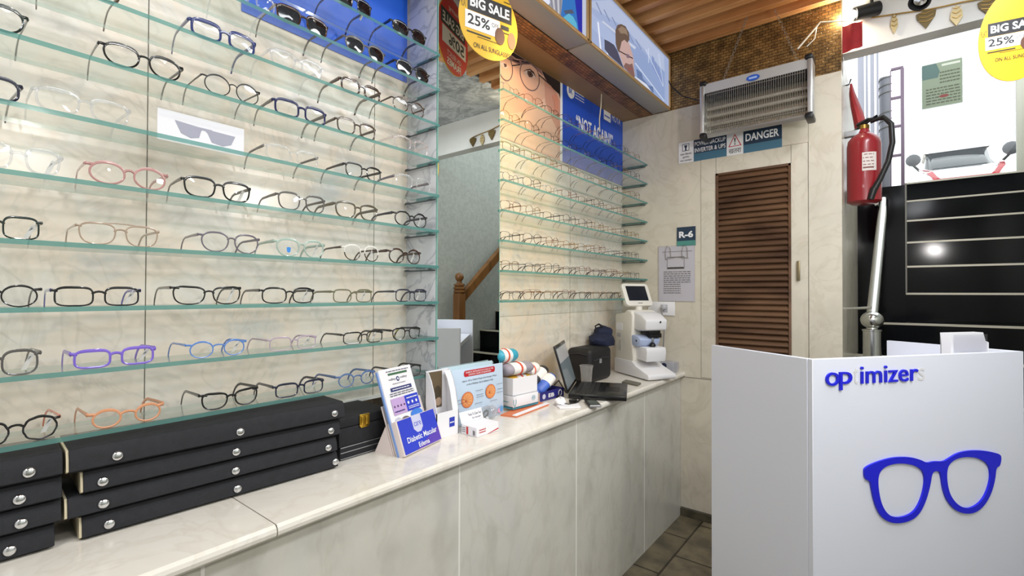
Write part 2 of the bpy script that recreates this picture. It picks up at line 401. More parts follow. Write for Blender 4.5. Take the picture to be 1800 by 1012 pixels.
# louvred door
door = thing('door_1', 'marble clad cupboard door holding a tall brown wooden louvre panel', 'door', ((DX0+DX1)/2, YE, DZ0)); door['kind'] = 'structure'
L = V(door.location)
def lb(mb, a, b, m): mb.box(V(a)-L, V(b)-L, m)
LX0, LX1, LZ0, LZ1 = -.822, -.43, .93, 2.088
g = MB()
e = .0025
lb(g, (DX0+e, YE-.003, DZ0+e), (LX0, YE+.03, DZ1-e), M_end); lb(g, (LX1, YE-.003, DZ0+e), (DX1-e, YE+.03, DZ1-e), M_end)
lb(g, (LX0, YE-.003, LZ1), (LX1, YE+.03, DZ1-e), M_end); lb(g, (LX0, YE-.003, DZ0+e), (LX1, YE+.03, LZ0), M_end)
lb(g, (DX0, YE+.03, DZ0), (DX1, YE+.04, DZ1), M_joint)
lb(g, (LX0-.0015, YE-.0036, LZ1), (LX0+.0005, YE-.003, DZ1-e), M_joint); lb(g, (LX1-.0005, YE-.0036, LZ1), (LX1+.0015, YE-.003, DZ1-e), M_joint)
g.build('door_leaf', door, smooth=False)
M_louv = wood('louvre_wood', '4a3120', '74543a', .6, 9, (.2, 1, 1))
g = MB()
for a, b in (((LX0, LZ0), (LX0+.013, LZ1)), ((LX1-.013, LZ0), (LX1, LZ1)), ((LX0, LZ1-.012), (LX1, LZ1)), ((LX0, LZ0), (LX1, LZ0+.012))):
    lb(g, (a[0], YE-.008, a[1]), (b[0], YE+.03, b[1]), M_louv)
g.build('louvre_frame', door, bevel=.001, seg=1)
g = MB()
n = 34; hh = (LZ1-LZ0-.024)/n
for i in range(n):
    z = LZ0+.012+hh*i
    g.obox(V((LX0+.012, YE-.004, z+.002))-L, (LX1-LX0-.024, 0, 0), (0, .026, hh*.95), (0, -.004, .006), M_louv)
lb(g, (LX0+.01, YE+.027, LZ0), (LX1-.01, YE+.0295, LZ1), mat('louvre_backing', '0c0908', .9))
g.build('louvre_slats', door)
g = MB()
hx = -.395
lb(g, (hx-.008, YE-.016, 1.443), (hx+.008, YE-.008, 1.55), mat('handle_brass', '8d8164', .35, .8)); lb(g, (hx-.005, YE-.009, 1.455), (hx+.005, YE-.003, 1.465), M_grey); lb(g, (hx-.005, YE-.009, 1.53), (hx+.005, YE-.003, 1.54), M_grey)
g.build('door_handle', door, bevel=.002)

# staircase up to the street
st = thing('staircase', 'black polished granite staircase with pale nosings rising to the street', 'staircase', (.5, 3.07, 0)); L = V(st.location)
Y0, Z0, RN, RS = 4.46, 1.1635, .2785, .2175
for i in range(-5, 7):
    x0 = -.2 if i <= 0 else .08
    y, z = Y0+RN*i, Z0+RS*i
    g = MB(); g.box(V((x0, y, 0))-L, V((1.248, y+RN if i < 6 else 6.42, z))-L, M_granite); s = g.build('step', st, smooth=False)
    g = MB(); g.box(V((x0 if i < 0 else (-.07 if i == 0 else .085), y-.005, z-.012))-L, V((1.25, y+.03, z+.003))-L, M_nose); g.build('nosing', s, smooth=False)
g = MB(); g.box(V((-.2, Y0+.004, 0))-L, V((.08, 6.4, 2.16))-L, M_granite); g.box(V((.078, Y0-.002, 1.38))-L, V((.088, Y0+.004, 2.17))-L, mat('stair_edge_trim', '77736a', .4))
g.build('side_wall', st, smooth=False)
# wooden handrail on the far side, seen in the mirror
hr = thing('wooden_handrail', 'turned brown wooden newel post with sloping handrail, seen in the mirror', 'handrail', (1.1, 3.685, .512)); 
M_newel = wood('newel_wood', '6b4522', '8f6236', .35, 8, (1, 1, .2))
g = MB(); g.box((-.05, -.05, 0), (.05, .05, .86), M_newel); g.build('newel_post', hr, bevel=.012)
g = MB(); g.lathe([(.05, .855), (.064, .87), (.064, .885), (.05, .893), (.063, .905), (.063, .92), (.048, .93), (.06, .94), (.06, .955), (.03, .965), (.026, .985), (.03, .995)], M_newel, n=24); g.ball((0, 0, 1.03), .048, M_newel, 18)
g.build('newel_finial', hr)
g = MB(); g.tube([(0, .03, .80), (.02, 1.2, .80+1.17*.82)], 1, M_newel, 4, flat=(.045, .06)); g.build('rail', hr)

# counter
ct = thing('marble_counter', 'long cream marble counter with a thick rounded worktop under the shelves', 'counter', (-1.25, .7, 0)); L = V(ct.location)
g = MB()
prof = [(-1.63, ZC-.027), (XC-.004, ZC-.027), (XC+.002, ZC-.021), (XC+.003, ZC-.0135), (XC+.001, ZC-.006), (XC-.006, ZC-.0005), (-1.63, ZC)]
def slab(y0, y1):
    g.prism([V((x, y0, z))-L for x, z in prof], (0, y1-y0, 0), M_top)
slab(-1.6, .488); slab(.4905, YP0); prof = [(max(x, XW), z) for x, z in prof]; slab(YP0, YE)
g.build('worktop', ct, angle=20)
g = MB(); g.box(V((-1.63, .488, ZC-.022))-L, V((XC-.002, .4905, ZC-.0015))-L, M_joint); g.build('slab_joint', ct, smooth=False)
ys = [-1.6, -.33, .36, 1.055, 1.747, 2.45, YE]
for a, b in zip(ys, ys[1:]):
    g = MB(); g.box(V((-1.3, a+.002, 0))-L, V((-1.035, b-.002, ZC-.027))-L, M_cnt); g.build('front_panel', ct, smooth=False)
g = MB()
for y in ys[1:-1]: g.box(V((-1.2, y-.0035, 0))-L, V((-1.0342, y+.0035, ZC-.027))-L, M_jlight)
g.build('panel_joints', ct, smooth=False)

# mirror on the pillar
mr = thing('mirror', 'tall frameless mirror on the pillar between the two shelf racks', 'mirror', (XM-.006, (YP0+YP1)/2, ZC)); L = V(mr.location)
M_edge = mat('glass_edge', '86b9ae', .2)
M_mir = mat('mirror_silver', 'e6ebe8', .01, 1)
g = MB(); g.box(V((XM-.006, YP0+.001, ZC))-L, V((XM, YP1-.001, 2.534))-L, M_edge); g.add([V((XM+.0004, y, z))-L for y, z in ((YP0+.004, ZC), (YP1-.004, ZC), (YP1-.004, 2.534), (YP0+.004, 2.534))], [(0, 1, 2, 3)], M_mir)
g.build('mirror_glass', mr, smooth=False)

# outside: street, opposite wall
g = MB(); g.box((-8, 6.42, 2.2), (14, 22, 2.4), mat('street_asphalt', '8b8b88', .9, noise=.2, nscale=8)); struct(g.build('floor_street', smooth=False))
g = MB(); g.box((-8, 15, 2.4), (14, 15.3, 4.0), mat('street_wall', 'd8d0bd', .8, noise=.1, nscale=3))
for i in range(8): g.box((-8, 14.97, 2.5+.16*i), (14, 15, 2.56+.16*i), mat('street_wall_line', 'a09c90', .8))
struct(g.build('wall_street', smooth=False))
# shop front glass at the head of the stairs
wn = thing('window_1', 'frosted glass shop front at the head of the stairs', 'window', (.6, 6.3, 2.45)); wn['kind'] = 'structure'; L = V(wn.location)
M_clear = glass('clear_glass', (.97, .98, .97))
M_frost = glass('frosted_glass', (1, 1, 1), mixdiff=.55, diff=(.95, .95, .95))
xl, xr = aY(1592, 280, 6.3).x, aY(1787, 250, 6.3).x
g = MB(); g.box(V((xl, 6.298, 2.40))-L, V((xr, 6.304, 3.9))-L, M_clear); g.build('pane', wn, smooth=False)
za, zb = aY(1690, 259, 6.29).z, aY(1690, 130, 6.29).z
g = MB(); k = 9; hh = (3.9-za)/k
for i in range(k): g.box(V((xl, 6.294, za+hh*i))-L, V((xr, 6.2965, za+hh*i+hh*.93))-L, M_frost)
g.build('frosted_band', wn, smooth=False)
g = MB(); g.box(V((xr, 6.27, 2.4))-L, V((xr+.06, 6.33, 3.9))-L, mat('pale_frame', 'cfd0bf', .5)); g.box(V((xr+.06, 6.29, 2.4))-L, V((xr+.6, 6.31, 3.9))-L, mat('pale_panel', 'dfe0d2', .6)); g.build('window_frame', wn, bevel=.003)
nt = Art(aY(1621, 192, 6.285), (1, 0, 0), (0, 0, 1)); q = [nt.px(*p) for p in ((1619, 113), (1690, 101), (1692, 181), (1621, 192))]
pw = q[2][0]; ph = q[1][1]; M_np = mat('notice_green', '8f9b84', .7); M_nd = mat('notice_teal', '5d7570', .7); M_ni = mat('notice_ink', '5f6250', .7)
o = thing('notice_poster', 'green grey notice stuck on the frosted shop front glass', 'poster', nt.O); nt.O = V((0, 0, 0))
g = MB(); g.box((0, 0, 0), (pw, .003, ph), M_np); g.build('sheet', o, smooth=False)
nt.poly([(0, ph*.66), (pw*.4, ph*.66), (pw*.45, ph*.8), (pw*.36, ph*.99), (0, ph*.99)], M_nd); nt.rect(pw*.5, ph*.9, pw*.95, ph*.95, mat('notice_pale', 'd0d4c4', .7))
nt.build('heading_band', o); nt.scribble(pw*.45, ph*.5, pw*.95, ph*.8, M_ni, 4, 3); nt.scribble(pw*.1, ph*.05, pw*.95, ph*.45, M_ni, 6, 4); nt.ell(pw*.55, ph*.22, pw*.12, ph*.035, mat('notice_red', '8a4a44', .7))
nt.build('print', o)
# posts beside the opening
def zcol(u0, u1, Y, m, ztop=3.9, z0=2.162, d=.05):
    a, b = aY(u0, 250, Y), aY(u1, 250, Y); return (a.x, Y, z0), (b.x, Y+d, ztop)
o = thing('steel_post', 'round grey steel post wrapped with wire at the top of the stairs', 'post', (aY(1556, 250, 6.14).x, 6.14, 2.161))
g = MB(); g.lathe([(.048, 0), (.048, 1.4)], mat('post_grey', '8d8f96', .5), n=20); g.build('pole', o)
g = MB()
for zc in (.83, 1.18):
    g.tube([(.052*math.cos(a), .052*math.sin(a), zc+.012*a) for a in [i*.4 for i in range(48)]], .006, mat('wire_grey', '7d7d78', .5), 5)
g.build('wire_coil', o)
M_wf = mat('aluminium_frame', 'a4a6b2', .5)
o = thing('aluminium_window_frame', 'white aluminium frame with narrow panes behind the fire extinguisher', 'window frame', (aY(1525, 250, 6.0).x, 6.0, 2.16)); L = V(o.location)
for (u0, u1) in ((1508, 1519), (1522, 1526), (1530, 1537), (1541, 1545)):
    a, b = zcol(u0, u1, 6.0, M_wf); g = MB(); g.box(V(a)-L, V(b)-L, M_wf); g.build('mullion', o, bevel=.003)
o = thing('folding_gate', 'purple brown folding metal gate edge at the head of the stairs', 'gate', (aY(1578, 250, 5.85).x, 5.85, 2.16)); L = V(o.location)
M_gate = mat('gate_paint', '7c6a7c', .5)
ztop = aY(1578, 121, 5.85).z
for (u0, u1) in ((1565, 1567), (1583.5, 1590)):
    a, b = zcol(u0, u1, 5.85, M_gate, ztop, z0=2.262, d=.03); g = MB(); g.box(V(a)-L, V(b)-L, M_gate); g.build('upright', o, bevel=.002)
for v in (121, 172, 222, 273):
    a = aY(1566, v+1, 5.85); b = aY(1588, v-2, 5.85); g = MB(); g.box(V((a.x, 5.853, a.z-.012))-L, V((b.x, 5.875, a.z+.012))-L, M_gate); g.build('crossbar', o, bevel=.002)
# car
car = thing('car', 'red hatchback, body whitened as sky reflection, parked in the street beyond the glass', 'car', (.76, 8.6, 2.4)); car.scale = (.6, .7, .8)
M_car = mat('car_sky_glare', 'f2f2f4', .15, coat=1); M_red = mat('car_red', 'c21f2c', .2, coat=1); M_cg = mat('car_glass', '2a3238', .06); M_tyre = mat('tyre', '131313', .8)  # white body colour carries the sky reflected on a red car
def loft(mb, secs, m, cap=True):
    n = len(secs[0]); vs = [p for s in secs for p in s]
    fs = [(i*n+j, i*n+(j+1) % n, (i+1)*n+(j+1) % n, (i+1)*n+j) for i in range(len(secs)-1) for j in range(n)]
    if cap: fs += [tuple(range(n-1, -1, -1)), tuple(range((len(secs)-1)*n, len(secs)*n))]
    mb.add(vs, fs, m)
def csec(y, hw, z0, z1, r=.12):
    return [(-hw, y, z0), (hw, y, z0), (hw*1.02, y, (z0+z1)/2), (hw-r*.3, y, z1-r*.4), (hw-r, y, z1), (-hw+r, y, z1), (-hw+r*.3, y, z1-r*.4), (-hw*1.02, y, (z0+z1)/2)]
g = MB(); loft(g, [csec(y, hw, z0, z1) for y, hw, z0, z1 in ((-.08, .5, .25, .62), (0, .62, .2, .75), (.5, .72, .18, .9), (1.0, .76, .18, .98), (2.6, .76, .18, 1.0), (3.3, .74, .2, .98), (3.5, .66, .3, .85))], M_car); g.build('body', car, bevel=.02)
g = MB(); loft(g, [csec(y, hw, .95, z1, .14) for y, hw, z1 in ((.95, .6, 1.0), (1.6, .6, 1.42), (2.6, .58, 1.46), (3.3, .66, 1.05))], M_cg); g.build('windows', car)
g = MB(); loft(g, [csec(y, hw, z1-.03, z1, .14) for y, hw, z1 in ((1.55, .61, 1.43), (2.0, .6, 1.47), (2.7, .59, 1.47))], M_car); g.build('roof', car)
for s in (-1, 1):
    g = MB(); g.prism([(s*.5, -.06, .63), (s*.63, .02, .77), (s*.74, .9, .99), (s*.64, .9, 1.0), (s*.54, .02, .79), (s*.44, -.07, .65)], (0, 0, .012), M_red); g.build('red_stripe', car)
    g = MB(); g.ball((s*.84, .8, 1.17), .15, mat('wing_mirror_grey', '4d5055', .4), 12, (1, .6, .75)); g.tube([(s*.72, 1.0, 1.0), (s*.84, .9, 1.1)], .025, M_black, 6); g.build('wing_mirror', car)
    for y in (.55, 2.85):
        g = MB(); g.lathe([(.3, -.09), (.32, -.05), (.32, .05), (.3, .09)], M_tyre, (s*.68, y, .32), 20, (1, 0, 0)); g.lathe([(.18, -.1), (.18, .1)], M_grey, (s*.68, y, .32), 16, (1, 0, 0)); g.build('wheel', car)
g = MB(); g.prism([(-.5, -.085, .6), (.5, -.085, .6), (.55, -.03, .68), (-.55, -.03, .68)], (0, -.01, 0), M_red); g.build('grille_bar', car)
# ================================================================== shelves
def zl(k): return 1.37+.8412-.1249*k
M_sheet = glass('shelf_glass', (.965, .985, .975), .85, .04)
M_gedge = glass('shelf_glass_edge', (.45, .72, .68), 1, .05, .1, .62, (.19, .44, .42))
M_bedge = glass('shelf_back_edge', (.80, .90, .86), 1, .08, .1, .3, (.72, .80, .75))
M_brk = mat('bracket_metal', '5b6468', .4, .7)
ORD = ['top', 'second', 'third', 'fourth', 'fifth', 'sixth', 'seventh', 'eighth', 'ninth', 'tenth']
XB = -1.372
def shelf(k, y0, y1, right):
    z = zl(k); o = thing('glass_shelf', '', 'shelf', (XS, (y0+y1)/2, z), group='glass shelves of the '+('corner rack' if right else 'long left rack')); L = V(o.location)
    o['label'] = ('topmost' if k == 0 else ORD[k]+' highest')+' green edged glass shelf in the '+('corner rack right of the mirror' if right else 'long rack left of the mirror')
    xb = XW+.003 if right else XB
    g = MB(); hz = .0048
    a = V((xb, y0, z-hz))-L; b = V((XS, y1, z+hz))-L
    vs = [(a.x, a.y, a.z), (b.x, a.y, a.z), (b.x, b.y, a.z), (a.x, b.y, a.z), (a.x, a.y, b.z), (b.x, a.y, b.z), (b.x, b.y, b.z), (a.x, b.y, b.z)]
    g.add(vs, [(3, 2, 1, 0), (4, 5, 6, 7)], M_sheet); g.add(vs, [(1, 2, 6, 5), (0, 1, 5, 4), (2, 3, 7, 6)], M_gedge); g.add(vs, [(3, 0, 4, 7)], M_bedge)
    g.build('pane', o, smooth=False)
    ye = y1-.006
    g = MB(); g.tube([V((XW+.004, ye-.002, z-.011))-L, V((XS-.012, ye-.002, z-.011))-L], .0028, M_brk, 6)
    for x in (XW+.02, XS-.035): g.ball(V((x, ye-.004, z-.0095))-L, .008, M_brk, 10, (1.7, 1, .55))
    g.build('bracket', o)
    return o
for k in range(10): shelf(k, -.62, YP0-.002, False)
for k in range(8): shelf(k, YP1+.002, YE-.003, True)

# ================================================================== eyeglasses
def acet(name, c, c2=None, rough=.18): return mat('frame_'+name, c, rough, coat=.6, noise=0, c2=c2, nscale=90)
FM = dict(black=acet('black', '121214'), darkgreen=acet('darkgreen', '14241f'), navy=acet('navy', '1a2038'), blue=acet('blue', '2c3a72'), deepblue=acet('deepblue', '1b2152'),
          tort=acet('tort', '1e1310', '4c2d18'), brown=acet('brown', '4b3b30'), olive=acet('olive', '5a5343'), grey=acet('grey', '55524f', None, .4), greyviolet=acet('greyviolet', '6c6570'),
          pink=acet('pink', 'b98a86'), beige=acet('beige', 'a8937f'), peach=acet('peach', 'd8976f', None, .45), purple=acet('purple', '7d62cf', None, .45), lightblue=acet('lightblue', '5a86cf'),
          steelblue=acet('steelblue', '55709f', None, .4), lilac=acet('lilac', 'b5a2b4'), mint=acet('mint', 'a9bdb2'), olivemetal=acet('olivemetal', '6b6a4d', None, .4), yellow=acet('yellow', 'c9c22c'), orange=acet('orange', 'd9694a'), cobalt=acet('cobalt', '3a3fa6'),
          white=acet('white', 'e9e6df'), gold=mat('wire_gold', 'a8854a', .3, .9), gun=mat('wire_gun', '3c3d40', .35, .8), silver=mat('wire_silver', 'b9babd', .25, .9), wireblack=mat('wire_black', '17171a', .35), copper=mat('wire_copper', '7d4a33', .35, .7))
FM['crystal'] = glass('frame_crystal', (.96, .97, .98), 1, .09, .05, .16, (.95, .95, .98))
FM['clearpink'] = glass('frame_clearpink', (.96, .93, .93), 1, .09, .05, .2, (.93, .85, .84))
M_lens = glass('lens_clear', (.985, .99, .99), .6, .05)
M_dlens = {}
M_sun = mat('lens_sun', '0b0d16', .06, coat=.5)
M_tag = mat('price_tag', 'eceae6', .6); M_tagink = mat('price_tag_ink', '8a8a90', .6)
M_pad = glass('nose_pad_clear', (.95, .95, .95), 1, .1, .1, .3, (.9, .9, .9))
STY = dict(rect=dict(n=3.6, H=.038), soft=dict(n=2.9, H=.041), square=dict(n=3.2, H=.045, taper=.08), round=dict(n=2.05, H=.048), panto=dict(n=2.3, taper=.13, H=.047),
           cat=dict(n=2.7, taper=.14, cat=.006, H=.041), avi=dict(n=2.8, taper=.13, H=.044, bar=1), oval=dict(n=2.1, H=.038), octo=dict(n=2.2, H=.044, octo=1), geo=dict(n=2.9, taper=.12, H=.047))
def make_glasses(name, W, style, col, th=.0022, tcol=None, lens='clear', metal=False, tagged=False, N=34, top=None, H=None, tip=None):
    s = STY[style]; H = H or s['H']; n = s['n']; tp = s.get('taper', 0); cat = s.get('cat', 0)
    fm = FM[col]; tm = FM[tcol or col]; th *= .85
    o = bpy.data.objects.new(name, None); COL.objects.link(o); o.empty_display_size = .03
    br = .017; ep = .0045
    a = (W-2*ep-br)/4; b = H/2; cx = br/2+a
    if metal: th = .0009
    if style in ('round', 'panto', 'oval'): a = min(a, b*1.26); br = max(.014, W-2*ep*1.6-4*a); cx = br/2+a
    def bow(x): return 1.1*x*x
    def outl(sg, da, NN=N):
        pts = []
        for i in range(NN):
            t = 2*PI*i/NN
            if s.get('octo'): t = 2*PI*(round(i/NN*8)*.55/8+(i/NN)*.45)
            c, q = math.cos(t), math.sin(t)
            x = (a-da)*math.copysign(abs(c)**(2/n), c); z = (b-da)*math.copysign(abs(q)**(2/n), q)
            x *= 1+tp*(z/b)
            if cat and z > 0: z += cat*max(0, c)*(z/b)
            pts.append((sg*(cx+x), z+b, c, q))
        return pts
    g = MB(); S = 6 if N > 26 else 4
    for sg in (-1, 1):
        P = outl(sg, th*.5)
        path = [V((x, bow(x), z)) for x, z, c, q in P]
        rad = [1+(.75*max(0, q)**2 if not metal else 0) for x, z, c, q in P]
        if top and not metal:
            k0 = [i for i in range(N) if P[i][3] > -.1]
        vs = []
        for i in range(N):
            t = (path[(i+1) % N]-path[i-1]).normalized(); nn = V((0, 1, 0)).cross(t); ce = V((sg*cx, bow(cx), b))
            if nn.dot(path[i]-ce) < 0: nn = -nn
            for j in range(S):
                an = 2*PI*(j+.5)/S; vs.append(path[i]+nn*(math.cos(an)*th*rad[i])+V((0, 1, 0))*(math.sin(an)*max(th*.9, .0011)))
        fs = [(i*S+j, i*S+(j+1) % S, ((i+1) % N)*S+(j+1) % S, ((i+1) % N)*S+j) for i in range(N) for j in range(S)]
        if sg > 0: fs = [f[::-1] for f in fs]
        if top:
            g.add(vs, [f for f in fs if sum(vs[k].z for k in f)/4 > b*.95], FM[top]); g.add(vs, [f for f in fs if sum(vs[k].z for k in f)/4 <= b*.95], fm)
        else: g.add(vs, fs, fm)
        zh = H*.80+(cat*.8 if cat else 0)
        xo = cx+a*(1+tp*.6)*(abs(math.cos(math.asin(min(1, (zh-b)/b))))**(2/n) if n < 4 else 1)
        g.tube([(sg*(xo-.002), bow(xo), zh), (sg*(W/2-.002), bow(W/2)-.0005, zh+.001), (sg*W/2, bow(W/2)+.006, zh+.001)], 1, FM[top] if top else fm, 6, flat=(max(th*1.0, .0013), max(th*1.5, .0016)), up=(0, 0, 1))
    xi = br/2+a*.03
    zb = b+b*.42
    g.tube([(-xi-.002, bow(xi), zb-.003), (-xi*.6, 0, zb+.001), (0, 0, zb+.002), (xi*.6, 0, zb+.001), (xi+.002, bow(xi), zb-.003)], 1, FM[top] if top else fm, 6, flat=(max(th, .001), max(th*1.25, .001)), up=(0, 0, 1))
    if s.get('bar'): g.tube([(-cx, bow(cx), H-.0005), (-br/2, 0, H+.001), (br/2, 0, H+.001), (cx, bow(cx), H-.0005)], 1, fm, 6, flat=(th*.8, th*.8), up=(0, 0, 1))
    g.build('rim_frame', o, angle=50)
    for sg in (-1, 1):
        P = outl(sg, th*.9, 24); g = MB()
        vs = [V((x, bow(x), z)) for x, z, c, q in P]; ce = V((sg*cx, bow(cx)-.0012, b))
        mid = [ce+(v-ce)*.5-V((0, .0002, 0)) for v in vs]
        vs += mid+[ce]; m = 24
        fs = [(i, (i+1) % m, m+(i+1) % m, m+i) for i in range(m)]+[(m+i, m+(i+1) % m, 2*m) for i in range(m)]
        if sg > 0: fs = [f for f in fs]
        else: fs = [f[::-1] for f in fs]
        g.add(vs, fs, M_sun if lens == 'sun' else M_lens); g.build('lens', o, angle=80)
        # temple
        x0, y0 = sg*(W/2-.0005), bow(W/2)+.004
        hgt = .0011 if metal else th*1.9
        thk = .0008 if metal else .0014
        zt = zh+.001
        pth = [(x0, y0, zt), (x0-sg*.001, .05, zt), (x0-sg*.003, .098, zt-.001), (x0-sg*.004, .112, zt-.005), (x0-sg*.0048, .124, zt-.014), (x0-sg*.0055, .133, zt-.026), (x0-sg*.006, .139, zt-.040)]
        if metal: q_ = min(1, (zt-.0018)/.040); pth = [(p[0], p[1], zt-(zt-p[2])*q_) for p in pth]
        rr = [1.25, 1.0, .95, 1, 1.05, 1.1, .9]
        g = MB(); g.tube(pth, rr, tm, 6, flat=(thk, hgt), up=(0, 0, 1))
        if metal or tip:
            g.tube([V(p) for p in pth[3:]], [1.5]*4, FM[tip] if tip else FM['wireblack'], 6, flat=(.0010, .0015), up=(0, 0, 1))
        g.build('temple', o, angle=50)
        if metal:
            g = MB(); g.ball((sg*(br/2-.001), .005, b+.001), .004, M_pad, 8, (.35, .5, 1)); g.build('nose_pad', o)
    if tagged:
        x0 = W/2-.008; zt = zh
        g = MB(); g.obox((x0-.016, .035, .004), (.0078, .002, 0), (0, .0006, 0), (.012, -.004, zt-.006), M_tag); g.obox((x0-.0135, .0352, .009), (.003, .001, 0), (0, -.0004, 0), (.009, -.003, zt-.016), M_tagink)
        g.tube([(x0-.002, .034, zt-.003), (x0+.002, .036, zt+.004)], .0006, M_tag, 4); g.build('price_tag', o, smooth=False)
    return o
LV = ['topmost shelf', 'second highest shelf', 'third highest shelf', 'fourth highest shelf', 'fifth highest shelf', 'sixth highest shelf', 'fourth lowest shelf', 'third lowest shelf', 'second lowest shelf', 'lowest shelf']
T = [  # shelf, left px, right px, row px, style, colour, options, look
 (0, 604, 643, 15, 'square', 'navy', dict(lens='sun', th=.0028, tagged=1), 'dark navy sunglasses with a white tag at the edge of the photo'),
 (0, 684, 755, 60, 'panto', 'black', dict(lens='sun', th=.003), 'black sunglasses with rounded lenses, nearest the mirror'),
 (1, 415, 472, 0, 'soft', 'crystal', dict(th=.0026), 'clear crystal glasses cut off by the top of the photo'),
 (1, 484, 579, 40, 'square', 'tort', dict(lens='sun', th=.003), 'large dark brown tortoiseshell sunglasses'),
 (1, 602, 682, 85, 'panto', 'grey', dict(lens='sun', th=.0026), 'grey rimmed sunglasses with black lenses'),
 (1, 693, 759, 125, 'panto', 'black', dict(lens='sun', th=.0028), 'black sunglasses closest to the mirror'),
 (2, 90, 200, 0, 'soft', 'brown', dict(th=.0024), 'brown glasses cut off by the top of the photo'),
 (2, 333, 452, 60, 'rect', 'blue', dict(th=.0034, H=.042), 'chunky blue rectangular acetate glasses'),
 (2, 470, 574, 112, 'square', 'crystal', dict(th=.0028), 'clear crystal square glasses'),
 (2, 599, 671, 148, 'rect', 'tort', dict(th=.0032, H=.041), 'thick dark tortoiseshell rectangular glasses'),
 (2, 690, 748, 186, 'round', 'tort', dict(th=.0018), 'thin round brown tortoiseshell glasses'),
 (3, -85, 50, 30, 'panto', 'darkgreen', dict(th=.0024), 'dark green glasses cut by the left edge'),
 (3, 171, 327, 108, 'panto', 'black', dict(th=.0024), 'black panto glasses'),
 (3, 355, 460, 158, 'round', 'wireblack', dict(th=.0015, tcol='grey'), 'thin black round glasses'),
 (3, 481, 576, 193, 'rect', 'deepblue', dict(th=.003, tcol='grey', H=.043), 'dark blue rectangular glasses'),
 (3, 592, 662, 222, 'square', 'brown', dict(th=.0025), 'dark brown squarish glasses'),
 (3, 691, 757, 254, 'square', 'clearpink', dict(th=.0026), 'clear pinkish square glasses'),
 (4, -105, 41, 150, 'soft', 'navy', dict(th=.0026), 'dark navy glasses cut by the left edge'),
 (4, 57, 232, 180, 'square', 'crystal', dict(th=.0027), 'large clear crystal glasses'),
 (4, 466, 562, 270, 'soft', 'crystal', dict(th=.0022, tcol='grey'), 'small clear crystal glasses right of the printed paper'),
 (4, 606, 673, 297, 'square', 'black', dict(th=.0023, H=.042), 'black squarish glasses'),
 (4, 693, 761, 315, 'square', 'crystal', dict(th=.0025, tcol='greyviolet'), 'clear square glasses with grey temples'),
 (5, -55, 112, 280, 'geo', 'crystal', dict(th=.0026, tagged=1), 'clear crystal glasses at the left edge'),
 (5, 150, 297, 308, 'round', 'pink', dict(th=.0025, H=.046), 'pink round glasses'),
 (5, 321, 443, 332, 'geo', 'black', dict(th=.0024, tcol='grey', tagged=1), 'glossy black glasses with brown tipped corners'),
 (5, 488, 573, 357, 'geo', 'grey', dict(th=.0022), 'dark grey angular glasses'),
 (5, 588, 667, 370, 'geo', 'olive', dict(th=.0027), 'brown olive square glasses'),
 (5, 686, 759, 384, 'round', 'black', dict(th=.0024, tagged=1, tcol='navy'), 'black round glasses'),
 (6, -70, 75, 402, 'rect', 'darkgreen', dict(th=.0018, tcol='grey', tagged=1, H=.041), 'thin dark green rectangular glasses at the left edge'),
 (6, 134, 282, 415, 'avi', 'beige', dict(th=.0017), 'beige aviator glasses with a top bar'),
 (6, 350, 459, 428, 'panto', 'greyviolet', dict(th=.0019), 'grey violet rounded glasses'),
 (6, 484, 573, 435, 'panto', 'mint', dict(th=.0024, tagged=1), 'pale mint green rounded glasses with a blue lens sticker'),
 (6, 603, 669, 445, 'panto', 'tort', dict(th=.0018, top='white', tagged=1), 'white browed tortoiseshell glasses'),
 (6, 683, 741, 452, 'round', 'tort', dict(th=.0025, tagged=1), 'tortoiseshell round glasses'),
 (7, -80, 74, 517, 'oval', 'black', dict(th=.0017, tcol='grey', H=.040), 'dark oval glasses at the left edge'),
 (7, 90, 249, 518, 'rect', 'black', dict(th=.0020, tcol='cobalt', tagged=1), 'black rectangular glasses with blue temples'),
 (7, 301, 427, 519, 'cat', 'black', dict(th=.0019, tagged=1), 'black cat eye glasses'),
 (7, 459, 555, 518, 'soft', 'black', dict(th=.002, tagged=1), 'black softly rectangular glasses'),
 (7, 585, 656, 520, 'rect', 'olivemetal', dict(th=.0018, tagged=1), 'olive green rectangular glasses'),
 (7, 695, 752, 519, 'rect', 'navy', dict(th=.0019, tagged=1, H=.04), 'dark navy rectangular glasses'),
 (8, -60, 73, 640, 'soft', 'grey', dict(th=.0022, tagged=1, H=.046), 'dark grey glasses at the left edge'),
 (8, 125, 275, 627, 'rect', 'purple', dict(th=.0026, tagged=1, H=.036), 'purple matte rectangular glasses'),
 (8, 328, 436, 612, 'oval', 'lightblue', dict(th=.0016, tagged=1), 'light blue half rim glasses'),
 (8, 472, 559, 605, 'rect', 'lilac', dict(th=.0015, tagged=1, H=.035), 'pale lilac thin rectangular glasses'),
 (8, 603, 675, 596, 'rect', 'black', dict(th=.0018, tagged=1, H=.035), 'black slim rectangular glasses'),
 (8, 691, 739, 586, 'avi', 'black', dict(th=.002, tip='yellow', H=.038), 'black aviator glasses with yellow temple tips'),
 (9, -45, 107, 748, 'octo', 'black', dict(th=.002, tcol='orange', tagged=1), 'black octagonal glasses with orange temples'),
 (9, 154, 290, 732, 'oval', 'peach', dict(th=.0024, H=.037), 'peach orange oval childrens glasses'),
 (9, 352, 456, 702, 'cat', 'black', dict(th=.0022, H=.038), 'black cat eye glasses'),
 (9, 483, 571, 683, 'rect', 'navy', dict(th=.0022, tagged=1, H=.036), 'dark navy rectangular glasses'),
 (9, 592, 662, 665, 'round', 'steelblue', dict(th=.0021, tagged=1, H=.039), 'matte steel blue round glasses'),
 (9, 691, 741, 651, 'soft', 'black', dict(th=.002, H=.036), 'black glasses partly behind the brochure holder'),
]
XG = -1.262
